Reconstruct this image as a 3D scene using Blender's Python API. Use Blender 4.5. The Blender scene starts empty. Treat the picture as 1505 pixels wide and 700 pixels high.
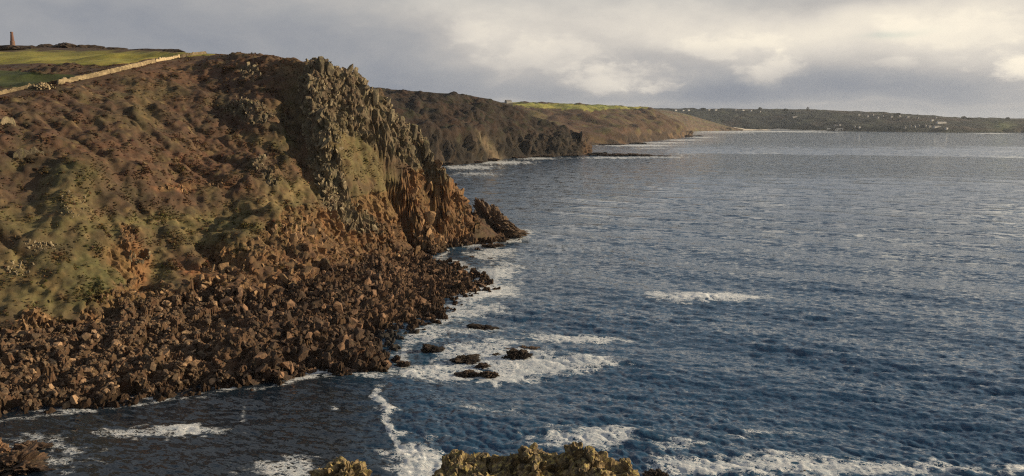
import bpy, bmesh, math, random
import numpy as np
from mathutils import Vector, Matrix, Euler

R = math.radians
scene = bpy.context.scene
col = scene.collection
random.seed(7)
rng = np.random.default_rng(7)

# ------------------------------------------------------------------ camera
FPX = 1181.0            # focal length in photo pixels (photo is 1505 x 700)
CAM_H = 60.0            # eye height above the sea
HORIZON = 178.0         # photo row of the true horizon
PITCH = math.atan((350.0 - HORIZON) / FPX)
cam = bpy.data.cameras.new('camera')
cam.sensor_width = 36.0
cam.lens = FPX / 1505.0 * 36.0
cam.clip_start = 0.5
cam.clip_end = 60000.0
cam_o = bpy.data.objects.new('camera', cam)
cam_o.location = (0, 0, CAM_H)
cam_o.rotation_euler = (R(90) - PITCH, 0, 0)
col.objects.link(cam_o)
scene.camera = cam_o

# ------------------------------------------------------------------ sun
SUN_AZ, SUN_EL = R(85), R(17)       # azimuth measured to the right of the view axis
sun_dir = Vector((math.sin(SUN_AZ) * math.cos(SUN_EL), math.cos(SUN_AZ) * math.cos(SUN_EL), math.sin(SUN_EL)))
sl = bpy.data.lights.new('sun', 'SUN')
sl.energy = 5.0
sl.angle = R(0.8)
sl.color = (1.0, 0.79, 0.52)
sun_o = bpy.data.objects.new('sun', sl)
sun_o.rotation_euler = (-sun_dir).to_track_quat('-Z', 'Y').to_euler()
sun_o.location = (200, 100, 300)
col.objects.link(sun_o)

# ------------------------------------------------------------------ colour management
scene.view_settings.view_transform = 'Standard'
scene.view_settings.look = 'None'
scene.view_settings.exposure = 0.38
scene.view_settings.gamma = 1.0
scene.view_settings.use_curve_mapping = False
scene.cycles.max_bounces = 5
scene.cycles.diffuse_bounces = 2
scene.cycles.glossy_bounces = 2
scene.cycles.volume_bounces = 0
scene.cycles.use_denoising = False
scene.cycles.filter_width = 1.2


# ------------------------------------------------------------------ node helper
class NT:
    def __init__(s, tree):
        s.t = tree; s.n = tree.nodes; s.l = tree.links

    def new(s, typ, **kw):
        n = s.n.new(typ)
        for k, v in kw.items():
            setattr(n, k, v)
        return n

    def put(s, sock, v):
        if hasattr(v, 'is_output'):
            s.l.new(v, sock)
        elif v is not None:
            sock.default_value = v

    def m(s, op, a=None, b=None, c=None, clamp=False):
        n = s.new('ShaderNodeMath', operation=op, use_clamp=clamp)
        for i, v in enumerate((a, b, c)):
            s.put(n.inputs[i], v)
        return n.outputs[0]

    def vm(s, op, a=None, b=None, scale=None):
        n = s.new('ShaderNodeVectorMath', operation=op)
        s.put(n.inputs[0], a)
        if b is not None: s.put(n.inputs[1], b)
        if scale is not None: s.put(n.inputs['Scale'], scale)
        return n.outputs['Value'] if op in ('LENGTH', 'DOT_PRODUCT', 'DISTANCE') else n.outputs[0]

    def mix(s, f, a, b, blend='MIX'):
        n = s.new('ShaderNodeMix', data_type='RGBA', blend_type=blend)
        s.put(n.inputs[0], f)
        s.put(n.inputs[6], a if hasattr(a, 'is_output') else (*a, 1.0))
        s.put(n.inputs[7], b if hasattr(b, 'is_output') else (*b, 1.0))
        return n.outputs[2]

    def ramp(s, v, a, b):           # smoothstep from a to b
        n = s.new('ShaderNodeMapRange', interpolation_type='SMOOTHSTEP')
        s.put(n.inputs[0], v)
        n.inputs[1].default_value = a; n.inputs[2].default_value = b
        return n.outputs[0]

    def noise(s, vec, scale, detail=4, rough=0.55, dist=0.0, colour=False):
        n = s.new('ShaderNodeTexNoise')
        s.put(n.inputs['Vector'], vec)
        n.inputs['Scale'].default_value = scale
        n.inputs['Detail'].default_value = detail
        n.inputs['Roughness'].default_value = rough
        n.inputs['Distortion'].default_value = dist
        return n.outputs['Color'] if colour else n.outputs['Fac']

    def xyz(s, x, y, z):
        n = s.new('ShaderNodeCombineXYZ')
        s.put(n.inputs[0], x); s.put(n.inputs[1], y); s.put(n.inputs[2], z)
        return n.outputs[0]

    def sep(s, v):
        n = s.new('ShaderNodeSeparateXYZ'); s.put(n.inputs[0], v)
        return n.outputs


# ------------------------------------------------------------------ world: broken winter cloud over a Nishita sky
def pix_dir(px, py):
    u = (px - 752.5) / FPX; v = (350.0 - py) / FPX
    y = math.cos(PITCH) + v * math.sin(PITCH); z = -math.sin(PITCH) + v * math.cos(PITCH)
    return u, y, z


def az_el(px, py):
    x, y, z = pix_dir(px, py)
    return math.atan2(x, y), math.atan2(z, math.hypot(x, y))


world = bpy.data.worlds.new('World')
scene.world = world
world.use_nodes = True
w = NT(world.node_tree)
w.n.clear()
skyt = w.new('ShaderNodeTexSky', sky_type='NISHITA')
skyt.sun_disc = False
skyt.sun_elevation = SUN_EL
skyt.sun_rotation = SUN_AZ
skyt.altitude = 60
skyt.air_density = 1.0
skyt.dust_density = 1.5
tc = w.new('ShaderNodeTexCoord')
D = tc.outputs['Generated']
dx, dy, dz = w.sep(D)
AZ = w.m('ARCTAN2', dx, dy)
EL = w.m('ARCSINE', dz)
cc = w.xyz(w.m('MULTIPLY', AZ, 1.0), w.m('MULTIPLY', EL, 2.1), 0.0)
cc3 = w.xyz(dx, dy, w.m('MULTIPLY', dz, 2.1))
wn = w.noise(cc3, 5.0, 5, 0.55, colour=True)
wo = w.vm('SCALE', w.vm('SUBTRACT', wn, (0.5, 0.5, 0.5)), scale=0.11)
wx, wy, wz = w.sep(wo)
AZw = w.m('ADD', AZ, wx)
ELw = w.m('ADD', EL, w.m('MULTIPLY', wy, 0.42))
n_big = w.noise(cc3, 3.2, 6, 0.58, 0.3)
n_fine = w.noise(cc3, 11.0, 6, 0.6, 0.2)


def blob(px, py, sx, sy, amp):
    a, e = az_el(px, py)
    qa = w.m('DIVIDE', w.m('SUBTRACT', AZw, a), sx / FPX)
    qe = w.m('DIVIDE', w.m('SUBTRACT', ELw, e), sy / FPX)
    q = w.m('ADD', w.m('MULTIPLY', qa, qa), w.m('MULTIPLY', qe, qe))
    return w.m('MULTIPLY', w.m('EXPONENT', w.m('MULTIPLY', q, -1.0)), amp)


lum = w.m('MULTIPLY_ADD', n_big, 0.46, 0.18)
lum = w.m('ADD', lum, w.m('MULTIPLY_ADD', n_fine, 0.34, -0.17))
n_puff = w.noise(cc3, 24.0, 6, 0.62, 0.1)


def puff(px, py, sx, sy, amp):       # cumulus edge: a blob cut by billowing noise
    return w.m('MULTIPLY', w.ramp(w.m('ADD', blob(px, py, sx, sy, 1.0), w.m('MULTIPLY_ADD', n_puff, 1.7, -0.85)), 0.40, 0.95), amp)


for b in [(905, 112, 110, 30, 0.17), (800, 80, 130, 34, 0.10), (1125, 100, 66, 28, 0.19), (1492, 98, 50, 26, 0.30), (1060, 60, 90, 22, 0.12), (960, 128, 50, 10, 0.14), (1330, 95, 40, 10, 0.10), (1400, 50, 120, 30, 0.1), (690, 50, 60, 24, 0.08)]:
    lum = w.m('ADD', lum, puff(*b))
for b in [(820, 70, 190, 36, 0.16), (930, 118, 90, 20, 0.17), (700, 55, 120, 40, 0.14), (640, 15, 300, 30, 0.12),
          (1130, 92, 60, 30, 0.12), (1040, 50, 160, 26, 0.16), (1240, 40, 200, 30, 0.17), (1470, 40, 130, 46, 0.22),
          (1500, 100, 60, 24, 0.16), (1330, 70, 120, 22, 0.12), (1060, 130, 90, 22, -0.20), (1250, 128, 130, 24, -0.18),
          (1400, 135, 140, 18, -0.10), (960, 75, 40, 22, -0.10), (250, 70, 330, 90, -0.14), (480, 110, 160, 50, -0.08), (150, 20, 260, 40, -0.08),
          (700, 140, 200, 20, -0.1), (900, 0, 520, 36, 0.16), (1150, 30, 420, 40, 0.10), (1250, 0, 90, 14, -0.14), (900, 152, 900, 4, 0.08)]:
    lum = w.m('ADD', lum, blob(*b))
# light scattered through the cloud towards the sun
ca = w.vm('DOT_PRODUCT', D, tuple(sun_dir))
ang = w.m('ARCCOSINE', ca)
glow = w.m('EXPONENT', w.m('MULTIPLY', w.m('POWER', w.m('DIVIDE', ang, 0.62), 2.0), -1.0))
lum = w.m('ADD', lum, w.m('MULTIPLY', glow, 0.25))
cr = w.new('ShaderNodeValToRGB')
w.put(cr.inputs[0], lum)
els = cr.color_ramp.elements
els[0].position = 0.0; els[0].color = (0.150, 0.163, 0.190, 1)
els[1].position = 1.0; els[1].color = (0.64, 0.58, 0.475, 1)
for p, c in [(0.2, (0.180, 0.191, 0.215)), (0.38, (0.240, 0.242, 0.250)), (0.55, (0.325, 0.310, 0.295)), (0.75, (0.47, 0.435, 0.385))]:
    e = els.new(p); e.color = (*c, 1)
# the cloud deck breaks up higher in the sky; gaps widened to turn the sea bluer
cov = w.noise(w.vm('ADD', cc3, (3.1, 1.7, 0.4)), 2.6, 5, 0.55, 0.2)
gap_hi = w.m('MULTIPLY', w.ramp(cov, 0.45, 0.58), w.ramp(EL, 0.10, 0.30))
gap = w.m('MAXIMUM', w.m('MULTIPLY', gap_hi, 0.85), blob(1315, 55, 34, 5, 0.45))
gap = w.m('MINIMUM', gap, 1.0)
bg_sky = w.new('ShaderNodeBackground'); w.put(bg_sky.inputs[0], skyt.outputs[0]); bg_sky.inputs[1].default_value = 0.09
bg_cl = w.new('ShaderNodeBackground'); w.put(bg_cl.inputs[0], cr.outputs[0]); bg_cl.inputs[1].default_value = 1.2
mx = w.new('ShaderNodeMixShader')
w.put(mx.inputs[0], gap); w.l.new(bg_cl.outputs[0], mx.inputs[1]); w.l.new(bg_sky.outputs[0], mx.inputs[2])
wout = w.new('ShaderNodeOutputWorld')
w.l.new(mx.outputs[0], wout.inputs[0])


# ------------------------------------------------------------------ numpy noise
GR = np.random.default_rng(11).normal(size=(256, 3)); GR /= np.linalg.norm(GR, axis=1)[:, None]


def h3(ix, iy, iz, seed=0):
    h = (ix.astype(np.int64) * 374761393 + iy.astype(np.int64) * 668265263 + iz.astype(np.int64) * 2147483647 + seed * 1274126177) & 0xffffffff
    h = ((h ^ (h >> 13)) * 1274126177) & 0xffffffff
    h = ((h ^ (h >> 16)) * 2246822519) & 0xffffffff
    return h ^ (h >> 15)


def perlin(p, seed=0):
    i = np.floor(p).astype(np.int64); f = p - i
    u = f * f * f * (f * (f * 6 - 15) + 10)
    out = 0
    for a in (0, 1):
        for b in (0, 1):
            for c in (0, 1):
                g = GR[h3(i[:, 0] + a, i[:, 1] + b, i[:, 2] + c, seed) & 255]
                d = g[:, 0] * (f[:, 0] - a) + g[:, 1] * (f[:, 1] - b) + g[:, 2] * (f[:, 2] - c)
                wgt = (u[:, 0] if a else 1 - u[:, 0]) * (u[:, 1] if b else 1 - u[:, 1]) * (u[:, 2] if c else 1 - u[:, 2])
                out = out + wgt * d
    return out * 1.5


def fbm(p, oct=4, seed=0, gain=0.5, lac=2.03):
    s = 0; a = 1.0
    for o in range(oct):
        s = s + a * perlin(p, seed + o); p = p * lac + 13.7; a *= gain
    return s


def facets(p, seed=0, jump=1.0):
    """chiselled-rock displacement: nearest jittered cell, a tilted plane in each"""
    i = np.floor(p).astype(np.int64)
    best = np.full(len(p), 1e9); sec = np.full(len(p), 1e9); val = np.zeros(len(p))
    for a in (-1, 0, 1):
        for b in (-1, 0, 1):
            for c in (-1, 0, 1):
                j = i + np.array((a, b, c))
                h = h3(j[:, 0], j[:, 1], j[:, 2], seed)
                o = np.stack([(h & 255) / 255., ((h >> 8) & 255) / 255., ((h >> 16) & 255) / 255.], 1)
                d = p - (j + o)
                r = (d * d).sum(1)
                g = GR[(h >> 5) & 255]
                v = (g * d).sum(1) * 1.1 + (((h >> 20) & 255) / 255. - 0.5) * jump
                m = r < best
                sec = np.where(m, best, np.minimum(sec, r)); val = np.where(m, v, val); best = np.where(m, r, best)
    edge = np.sqrt(sec) - np.sqrt(best)
    return val - 0.5 * np.exp(-edge * 9.0)


def sstep(x, a, b):
    t = np.clip((x - a) / (b - a), 0, 1)
    return t * t * (3 - 2 * t)


# ------------------------------------------------------------------ pixel <-> place
CP, SP = math.cos(PITCH), math.sin(PITCH)


def at_depth(px, py, Y):
    x, y, z = pix_dir(px, py); t = Y / y
    return np.array((x * t, Y, CAM_H + z * t))


def at_level(px, py, z0=0.0):
    x, y, z = pix_dir(px, py); t = (z0 - CAM_H) / z
    return np.array((x * t, y * t, z0))


def project(P):
    rel = P - np.array((0, 0, CAM_H))
    zc = rel[:, 1] * CP - rel[:, 2] * SP
    yc = rel[:, 1] * SP + rel[:, 2] * CP
    zc = np.maximum(zc, 0.1)
    return 752.5 + FPX * rel[:, 0] / zc, 350.0 - FPX * yc / zc


def inpoly(x, y, poly):
    r = np.zeros(x.shape, bool); n = len(poly)
    for i in range(n):
        x0, y0 = poly[i]; x1, y1 = poly[(i + 1) % n]
        if y0 == y1: continue
        c = ((y0 > y) != (y1 > y)) & (x < (x1 - x0) * (y - y0) / (y1 - y0) + x0)
        r ^= c
    return r


# ------------------------------------------------------------------ mesh / object helpers
def link(name, me, mat=None, parent=None, smooth=True):
    if mat is not None and not me.materials: me.materials.append(mat)
    o = bpy.data.objects.new(name, me); col.objects.link(o)
    if parent is not None: o.parent = parent
    return o


def mesh_np(name, V, F, smooth=True):
    me = bpy.data.meshes.new(name)
    V = np.asarray(V, np.float32); F = np.asarray(F, np.int32); k = F.shape[1]
    me.vertices.add(len(V)); me.vertices.foreach_set('co', V.ravel())
    me.loops.add(F.size); me.loops.foreach_set('vertex_index', F.ravel())
    me.polygons.add(len(F)); me.polygons.foreach_set('loop_start', np.arange(0, F.size, k, dtype=np.int32))
    me.polygons.foreach_set('use_smooth', np.full(len(F), smooth))
    me.update(calc_edges=True)
    return me


def grid_faces(nu, nv):
    i = np.arange(nu * nv).reshape(nu, nv)
    return np.stack([i[:-1, :-1], i[1:, :-1], i[1:, 1:], i[:-1, 1:]], -1).reshape(-1, 4)


def vcol(me, name, C):
    a = me.attributes.new(name, 'FLOAT_COLOR', 'POINT')
    C = np.asarray(C, np.float32)
    if C.shape[1] == 3: C = np.concatenate([C, np.ones((len(C), 1), np.float32)], 1)
    a.data.foreach_set('color', C.ravel())


def vfloat(me, name, v):
    a = me.attributes.new(name, 'FLOAT', 'POINT')
    a.data.foreach_set('value', np.asarray(v, np.float32))


def tag(o, label=None, cat=None, group=None, kind=None):
    if label: o['label'] = label
    if cat: o['category'] = cat
    if group: o['group'] = group
    if kind: o['kind'] = kind
    return o


def empty(name, loc=(0, 0, 0)):
    o = bpy.data.objects.new(name, None); o.location = loc; o.empty_display_size = 1.0
    col.objects.link(o)
    return o


# ------------------------------------------------------------------ materials
def mat_new(name):
    m = bpy.data.materials.new(name); m.use_nodes = True
    t = NT(m.node_tree); t.n.clear()
    out = t.new('ShaderNodeOutputMaterial')
    return m, t, out


def attr(t, name, typ='GEOMETRY'):
    n = t.new('ShaderNodeAttribute', attribute_name=name, attribute_type=typ)
    return n


def terrain_mat(name, sc=1.0, bump=0.6):
    """albedo from the painted ground cover, broken up by tufts, soil and lichen"""
    m, t, out = mat_new(name)
    g = t.new('ShaderNodeNewGeometry'); P = g.outputs['Position']
    a = attr(t, 'Col'); rk = attr(t, 'rock').outputs['Fac']
    n1 = t.noise(P, 0.9 * sc, 6, 0.65)
    n2 = t.noise(P, 0.16 * sc, 5, 0.6)
    n3 = t.noise(t.vm('ADD', P, (31, 7, 3)), 0.35 * sc, 4, 0.6)
    val = t.m('ADD', t.m('MULTIPLY', t.m('SUBTRACT', n1, 0.5), 1.3), t.m('MULTIPLY', t.m('SUBTRACT', n2, 0.5), 1.0))
    k = t.m('MAXIMUM', t.m('ADD', 1.0, val), 0.3)
    c = t.vm('SCALE', a.outputs['Color'], scale=k)
    c2 = t.mix(t.m('MULTIPLY', t.ramp(n3, 0.48, 0.66), 0.45), c, t.vm('MULTIPLY', c, (1.12, 0.93, 0.87)))
    c3 = t.mix(t.m('MULTIPLY', t.ramp(n3, 0.50, 0.34), 0.45), c2, t.vm('MULTIPLY', c, (0.9, 1.04, 0.82)))
    b = t.new('ShaderNodeBsdfPrincipled')
    t.put(b.inputs['Base Color'], c3); b.inputs['Roughness'].default_value = 0.9
    b.inputs['Specular IOR Level'].default_value = 0.2
    bp = t.new('ShaderNodeBump'); bp.inputs['Strength'].default_value = bump; bp.inputs['Distance'].default_value = 0.5 / sc
    t.put(bp.inputs['Height'], t.m('ADD', n1, t.m('MULTIPLY', t.noise(P, 3.0 * sc, 4, 0.7), 0.5)))
    t.l.new(bp.outputs[0], b.inputs['Normal'])
    t.l.new(b.outputs[0], out.inputs[0])
    return m


def rock_mat(name, c_lo, c_hi, lichen=(0.20, 0.20, 0.09), lich=0.35, sc=1.0, wet=2.6, bump=0.7):
    """weathered rock: two tones, lichen on upward faces, black tidal zone just above the sea"""
    m, t, out = mat_new(name)
    g = t.new('ShaderNodeNewGeometry'); P = g.outputs['Position']
    oi = t.new('ShaderNodeObjectInfo')
    n1 = t.noise(P, 0.55 * sc, 6, 0.65); n2 = t.noise(P, 2.4 * sc, 5, 0.7); n3 = t.noise(t.vm('ADD', P, (9, 4, 1)), 0.9 * sc, 5, 0.65)
    rd = oi.outputs['Random']
    f = t.ramp(t.m('ADD', n1, t.m('MULTIPLY_ADD', rd, 0.3, -0.15)), 0.36, 0.64)
    c = t.mix(f, c_lo, c_hi)
    c = t.vm('SCALE', c, scale=t.m('MULTIPLY_ADD', n2, 1.5, 0.25))
    c = t.vm('SCALE', c, scale=t.m('MULTIPLY_ADD', rd, 0.5, 0.75))
    nz = t.sep(g.outputs['Normal'])[2]
    lf = t.m('MULTIPLY', t.ramp(n3, 0.5, 0.62), t.m('MULTIPLY', t.ramp(nz, -0.5, 0.7), lich))
    c = t.mix(lf, c, lichen)
    pz = t.sep(P)[2]
    wl = t.ramp(t.m('ADD', pz, t.m('MULTIPLY', n1, 3.0)), wet + 2.6, wet + 0.4)
    c = t.mix(t.m('MULTIPLY', wl, 0.8), c, (0.030, 0.022, 0.016))
    b = t.new('ShaderNodeBsdfPrincipled')
    t.put(b.inputs['Base Color'], c)
    t.put(b.inputs['Roughness'], t.m('MULTIPLY_ADD', wl, -0.35, 0.9))
    b.inputs['Specular IOR Level'].default_value = 0.3
    bp = t.new('ShaderNodeBump'); bp.inputs['Strength'].default_value = bump; bp.inputs['Distance'].default_value = 0.35 / sc
    t.put(bp.inputs['Height'], t.m('ADD', n2, t.m('MULTIPLY', t.noise(P, 8.0 * sc, 4, 0.7), 0.35)))
    t.l.new(bp.outputs[0], b.inputs['Normal'])
    t.l.new(b.outputs[0], out.inputs[0])
    return m


def flat_mat(name, c, rough=0.85, nsc=2.0, amt=0.5, spec=0.25):
    m, t, out = mat_new(name)
    g = t.new('ShaderNodeNewGeometry')
    n = t.noise(g.outputs['Position'], nsc, 5, 0.6)
    cc_ = t.vm('SCALE', t.mix(0.0, c, c), scale=t.m('MULTIPLY_ADD', n, amt * 2, 1 - amt))
    b = t.new('ShaderNodeBsdfPrincipled'); t.put(b.inputs['Base Color'], cc_)
    b.inputs['Roughness'].default_value = rough; b.inputs['Specular IOR Level'].default_value = spec
    t.l.new(b.outputs[0], out.inputs[0])
    return m


M_near = terrain_mat('cliff ground cover', 1.0, 0.28)
M_far = terrain_mat('far ground cover', 0.12, 0.5)
M_vfar = terrain_mat('distant ground cover', 0.03, 0.4)
M_orange = rock_mat('ochre cliff rock', (0.095, 0.062, 0.038), (0.25, 0.155, 0.080), lich=0.25)
M_crag = rock_mat('lichened granite', (0.085, 0.070, 0.048), (0.22, 0.18, 0.115), lichen=(0.20, 0.19, 0.075), lich=0.6)
M_shore = rock_mat('brown shore rock', (0.058, 0.037, 0.025), (0.175, 0.104, 0.062), lich=0.1, wet=0.4)
M_bould = rock_mat('boulder stone', (0.095, 0.065, 0.042), (0.28, 0.18, 0.105), lich=0.12, wet=-1.0)
M_black = rock_mat('dark sea rock', (0.030, 0.022, 0.016), (0.085, 0.055, 0.036), lich=0.0, wet=0.5)
M_front = rock_mat('yellow lichen rock', (0.085, 0.070, 0.048), (0.27, 0.20, 0.105), lichen=(0.42, 0.34, 0.11), lich=0.8, sc=4.0, wet=-50)


# ------------------------------------------------------------------ the near headland: control points
ctrl = []      # (X, Y, Z)


def cd(px, py, Y): ctrl.append(at_depth(px, py, Y))
def cz(px, py, z=0.0): ctrl.append(at_level(px, py, z))


shore_px = [(-120, 622), (0, 608), (100, 597), (200, 582), (300, 566), (375, 560), (440, 548), (480, 541), (530, 543), (566, 538),
            (552, 512), (548, 492), (590, 486), (618, 480), (640, 462), (668, 440), (706, 428), (712, 405), (668, 385), (642, 376), (664, 360), (692, 360)]
for p in shore_px: cz(p[0], p[1], 0.8 if p[0] < 420 else 0.4)
for p in [(-120, 660), (0, 645), (100, 632), (200, 618), (300, 600), (400, 590), (500, 575), (600, 560), (650, 530), (700, 490), (760, 450), (780, 410), (780, 370), (740, 345)]:
    ctrl.append(at_level(p[0], p[1], 0.0) + np.array((0, 0, -6.0)))
# columns up the slope
for px, lst in {
    -120: [(500, 184), (345, 205), (250, 222), (180, 240), (150, 255)],
    0: [(490, 190), (340, 215), (250, 235), (180, 255), (140, 275), (128, 300), (110, 350), (92, 450), (76, 600), (68, 700)],
    100: [(475, 197), (335, 222), (250, 243), (180, 268), (122, 300), (100, 380), (85, 480), (75, 620), (68, 720)],
    200: [(440, 214), (330, 240), (250, 262), (180, 288), (130, 312), (97, 340), (85, 470), (76, 620), (71, 720)],
    300: [(400, 238), (325, 262), (250, 290), (180, 315), (120, 345), (81, 378), (79, 440), (76, 540)],
    400: [(385, 246), (310, 268), (240, 292), (180, 315), (130, 335), (84, 360)],
    470: [(375, 275), (310, 290), (240, 308), (180, 322), (95, 345)],
    520: [(370, 307), (300, 320), (220, 335), (160, 345), (112, 352)],
    560: [(365, 326), (300, 338), (220, 352), (154, 362)],
    600: [(360, 352), (290, 365), (220, 372), (190, 376)],
    640: [(357, 381), (300, 388), (245, 392)],
    676: [(330, 394), (290, 398)],
}.items():
    for py, Y in lst: cd(px, py, Y)
# shelf and boulder levels
for p in [(100, 540, 4), (200, 520, 5), (300, 490, 6), (400, 470, 7), (470, 450, 6), (540, 420, 4.5), (620, 410, 2.5), (680, 415, 1.5),
          (440, 510, 4), (520, 515, 3), (600, 460, 2.0), (580, 500, 0.4), (380, 540, 3), (650, 395, 2)]:
    cz(*p)
# the landward and far sides, out of sight
for p in [(-136, 500, 92), (-90, 460, 84), (-60, 420, 66), (-75, 520, 60), (-120, 620, 62), (-200, 760, 90), (-12, 425, 0), (0, 405, 0), (-20, 470, 0),
          (-50, 540, 0), (-80, 640, 0), (-95, 760, 0), (30, 470, -7), (0, 560, -7), (-30, 660, -7), (-40, 780, -7), (30, 410, -6),
          (-420, 820, 118), (-300, 820, 112), (-520, 760, 118), (-520, 500, 100), (-420, 380, 90), (-330, 300, 78), (-260, 220, 66), (-220, 160, 40), (-180, 120, 0), (-150, 90, -6), (-300, 100, 40), (-520, 100, 60)]:
    ctrl.append(np.array(p, float))
ctrl = np.array(ctrl)
# smooth surface through the points (biharmonic + plane)
_n = len(ctrl)
_d = np.hypot(ctrl[:, None, 0] - ctrl[None, :, 0], ctrl[:, None, 1] - ctrl[None, :, 1])
_A = np.zeros((_n + 3, _n + 3)); _A[:_n, :_n] = -_d - np.eye(_n) * -0.6
_Q = np.c_[np.ones(_n), ctrl[:, :2]]
_A[:_n, _n:] = _Q; _A[_n:, :_n] = _Q.T
_w = np.linalg.solve(_A, np.r_[ctrl[:, 2], 0, 0, 0])


def base_h(x, y):
    sh = x.shape; x = x.ravel(); y = y.ravel(); o = np.empty(len(x))
    for s in range(0, len(x), 60000):
        e = slice(s, s + 60000)
        o[e] = -np.hypot(x[e, None] - ctrl[None, :, 0], y[e, None] - ctrl[None, :, 1]) @ _w[:_n] + _w[_n] + _w[_n + 1] * x[e] + _w[_n + 2] * y[e]
    return o.reshape(sh)


# coarse lookup for ray hits and for scattering
GX = np.arange(-520, 90, 2.0); GY = np.arange(90, 800, 2.0)
GH = base_h(*np.meshgrid(GX, GY, indexing='ij'))


def bil(A, X0, Y0, st, x, y):
    u = np.clip((x - X0) / st, 0, A.shape[0] - 1.001); v = np.clip((y - Y0) / st, 0, A.shape[1] - 1.001)
    i = u.astype(int); j = v.astype(int); a = u - i; b = v - j
    return A[i, j] * (1 - a) * (1 - b) + A[i + 1, j] * a * (1 - b) + A[i, j + 1] * (1 - a) * b + A[i + 1, j + 1] * a * b


def hit(px, py, far=780):
    x, y, z = pix_dir(px, py)
    t = np.arange(130, far, 0.5)
    X = x / y * t; Z = CAM_H + z / y * t
    g = bil(GH, GX[0], GY[0], 2.0, X, t)
    if not (Z < g).any(): return None
    k = np.argmax(Z < g)
    return np.array((X[k], t[k], g[k]))


# hollows (-) and swells (+) of the ground, set where the photo shows them
BUMPS = [(40, 255, 9, -4.0), (100, 265, 7, 3.5), (110, 310, 6, 2.5), (30, 300, 8, -2.5), (190, 380, 6, -4.5), (150, 410, 8, 3.0), (60, 410, 9, 2.5),
         (215, 150, 6, -2.0), (235, 180, 5, -2.5), (205, 170, 4, 2.2), (160, 300, 6, -3), (205, 300, 6, -3), (185, 345, 4, 2),
         (330, 215, 8, -3), (370, 170, 8, 3.0), (420, 200, 9, -4.0), (440, 260, 8, -3.5), (395, 250, 8, 2.5), (350, 340, 7, 2), (410, 330, 6, 2.5),
         (430, 140, 8, -4), (450, 175, 7, -4), (500, 240, 7, 2.5), (490, 330, 7, -3), (540, 300, 7, 3), (570, 335, 6, -3.5),
         (595, 300, 6, -5), (605, 330, 6, -7), (600, 350, 6, -5), (578, 250, 6, -3.5), (630, 270, 7, 4.0), (655, 320, 7, 4), (640, 345, 5, 2.5), (560, 190, 6, 2.5),
         (575, 355, 5, 3), (540, 345, 5, -3), (380, 400, 5, -3), (455, 385, 5, 3), (330, 400, 5, 2), (95, 470, 6, -3), (260, 440, 6, -2.5)]
BUMPS += [(362, 520, 5, 3.5), (375, 545, 4, 2.5), (470, 500, 5, 2.5), (520, 525, 5, 2.5), (600, 440, 5, 2.0), (570, 400, 5, 2.5), (300, 520, 5, -1.5), (330, 470, 5, -2), (440, 470, 4, -1.5), (640, 415, 4, 1.5), (60, 520, 6, 2.0), (160, 500, 5, 1.5), (230, 500, 5, -1.5), (250, 540, 5, 1.2)]
# rock ribs (+) and clefts (-) that run down the slope: polylines in the photo, radius and height in metres
RIBS = [([(470, 96), (458, 130), (462, 165), (480, 215), (496, 255), (520, 300), (535, 335)], 3.6, 4.2), ([(425, 120), (438, 165), (452, 215), (468, 262)], 5.0, -4.5),
        ([(545, 140), (560, 160), (572, 195), (590, 230)], 3.4, 3.0), ([(556, 185), (575, 235), (592, 285), (600, 330), (606, 352)], 4.8, -17.0), ([(604, 192), (626, 225), (640, 265), (650, 310), (655, 350)], 4.0, 9.5),
        ([(520, 330), (535, 350), (548, 368)], 3.4, -4.0), ([(455, 330), (462, 370), (468, 395)], 3.4, 3.0), ([(395, 345), (402, 380), (405, 410)], 3.2, -3.0), ([(430, 335), (425, 370), (430, 400)], 3.0, -2.5),
        ([(352, 150), (372, 160), (398, 172)], 4.0, 2.0), ([(340, 175), (372, 200), (405, 235)], 6.0, -2.5), ([(300, 355), (322, 385), (345, 410)], 4.0, -3.0), ([(505, 180), (525, 215), (560, 265)], 6.0, -1.5),
        ([(575, 340), (582, 360)], 3.5, 3.5), ([(672, 300), (680, 340)], 3.5, 2.5), ([(165, 440), (160, 468)], 3.0, -2.5), ([(120, 460), (118, 482)], 3.0, -2.5), ([(215, 330), (225, 370), (215, 410)], 4.0, -2.5)]
for ln, r_, k_ in RIBS:
    for (a0, b0), (a1, b1) in zip(ln[:-1], ln[1:]):
        nn_ = max(1, int(math.hypot(a1 - a0, b1 - b0) / 9))
        for q_ in range(nn_): BUMPS.append((a0 + (a1 - a0) * q_ / nn_, b0 + (b1 - b0) * q_ / nn_, r_, k_ * 0.62))
_bh = [(h_, r, k) for h_, r, k in ((hit(a, b), r, k) for a, b, r, k in BUMPS) if h_ is not None and h_[1] < 420]
SKY = np.array([(-300, 68), (0, 68.5), (90, 68), (200, 72), (260, 75.5), (320, 78), (345, 79), (400, 82), (430, 88), (452, 95), (462, 88), (478, 88), (484, 98), (500, 101), (520, 107), (531, 114), (540, 129), (548, 136), (556, 132), (566, 142), (575, 162), (584, 180), (595, 180), (603, 186), (612, 187), (622, 208), (630, 228), (640, 242), (655, 254), (668, 268), (680, 286), (690, 300), (695, 330), (698, 362), (702, 380), (716, 404), (724, 440)], float)


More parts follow.
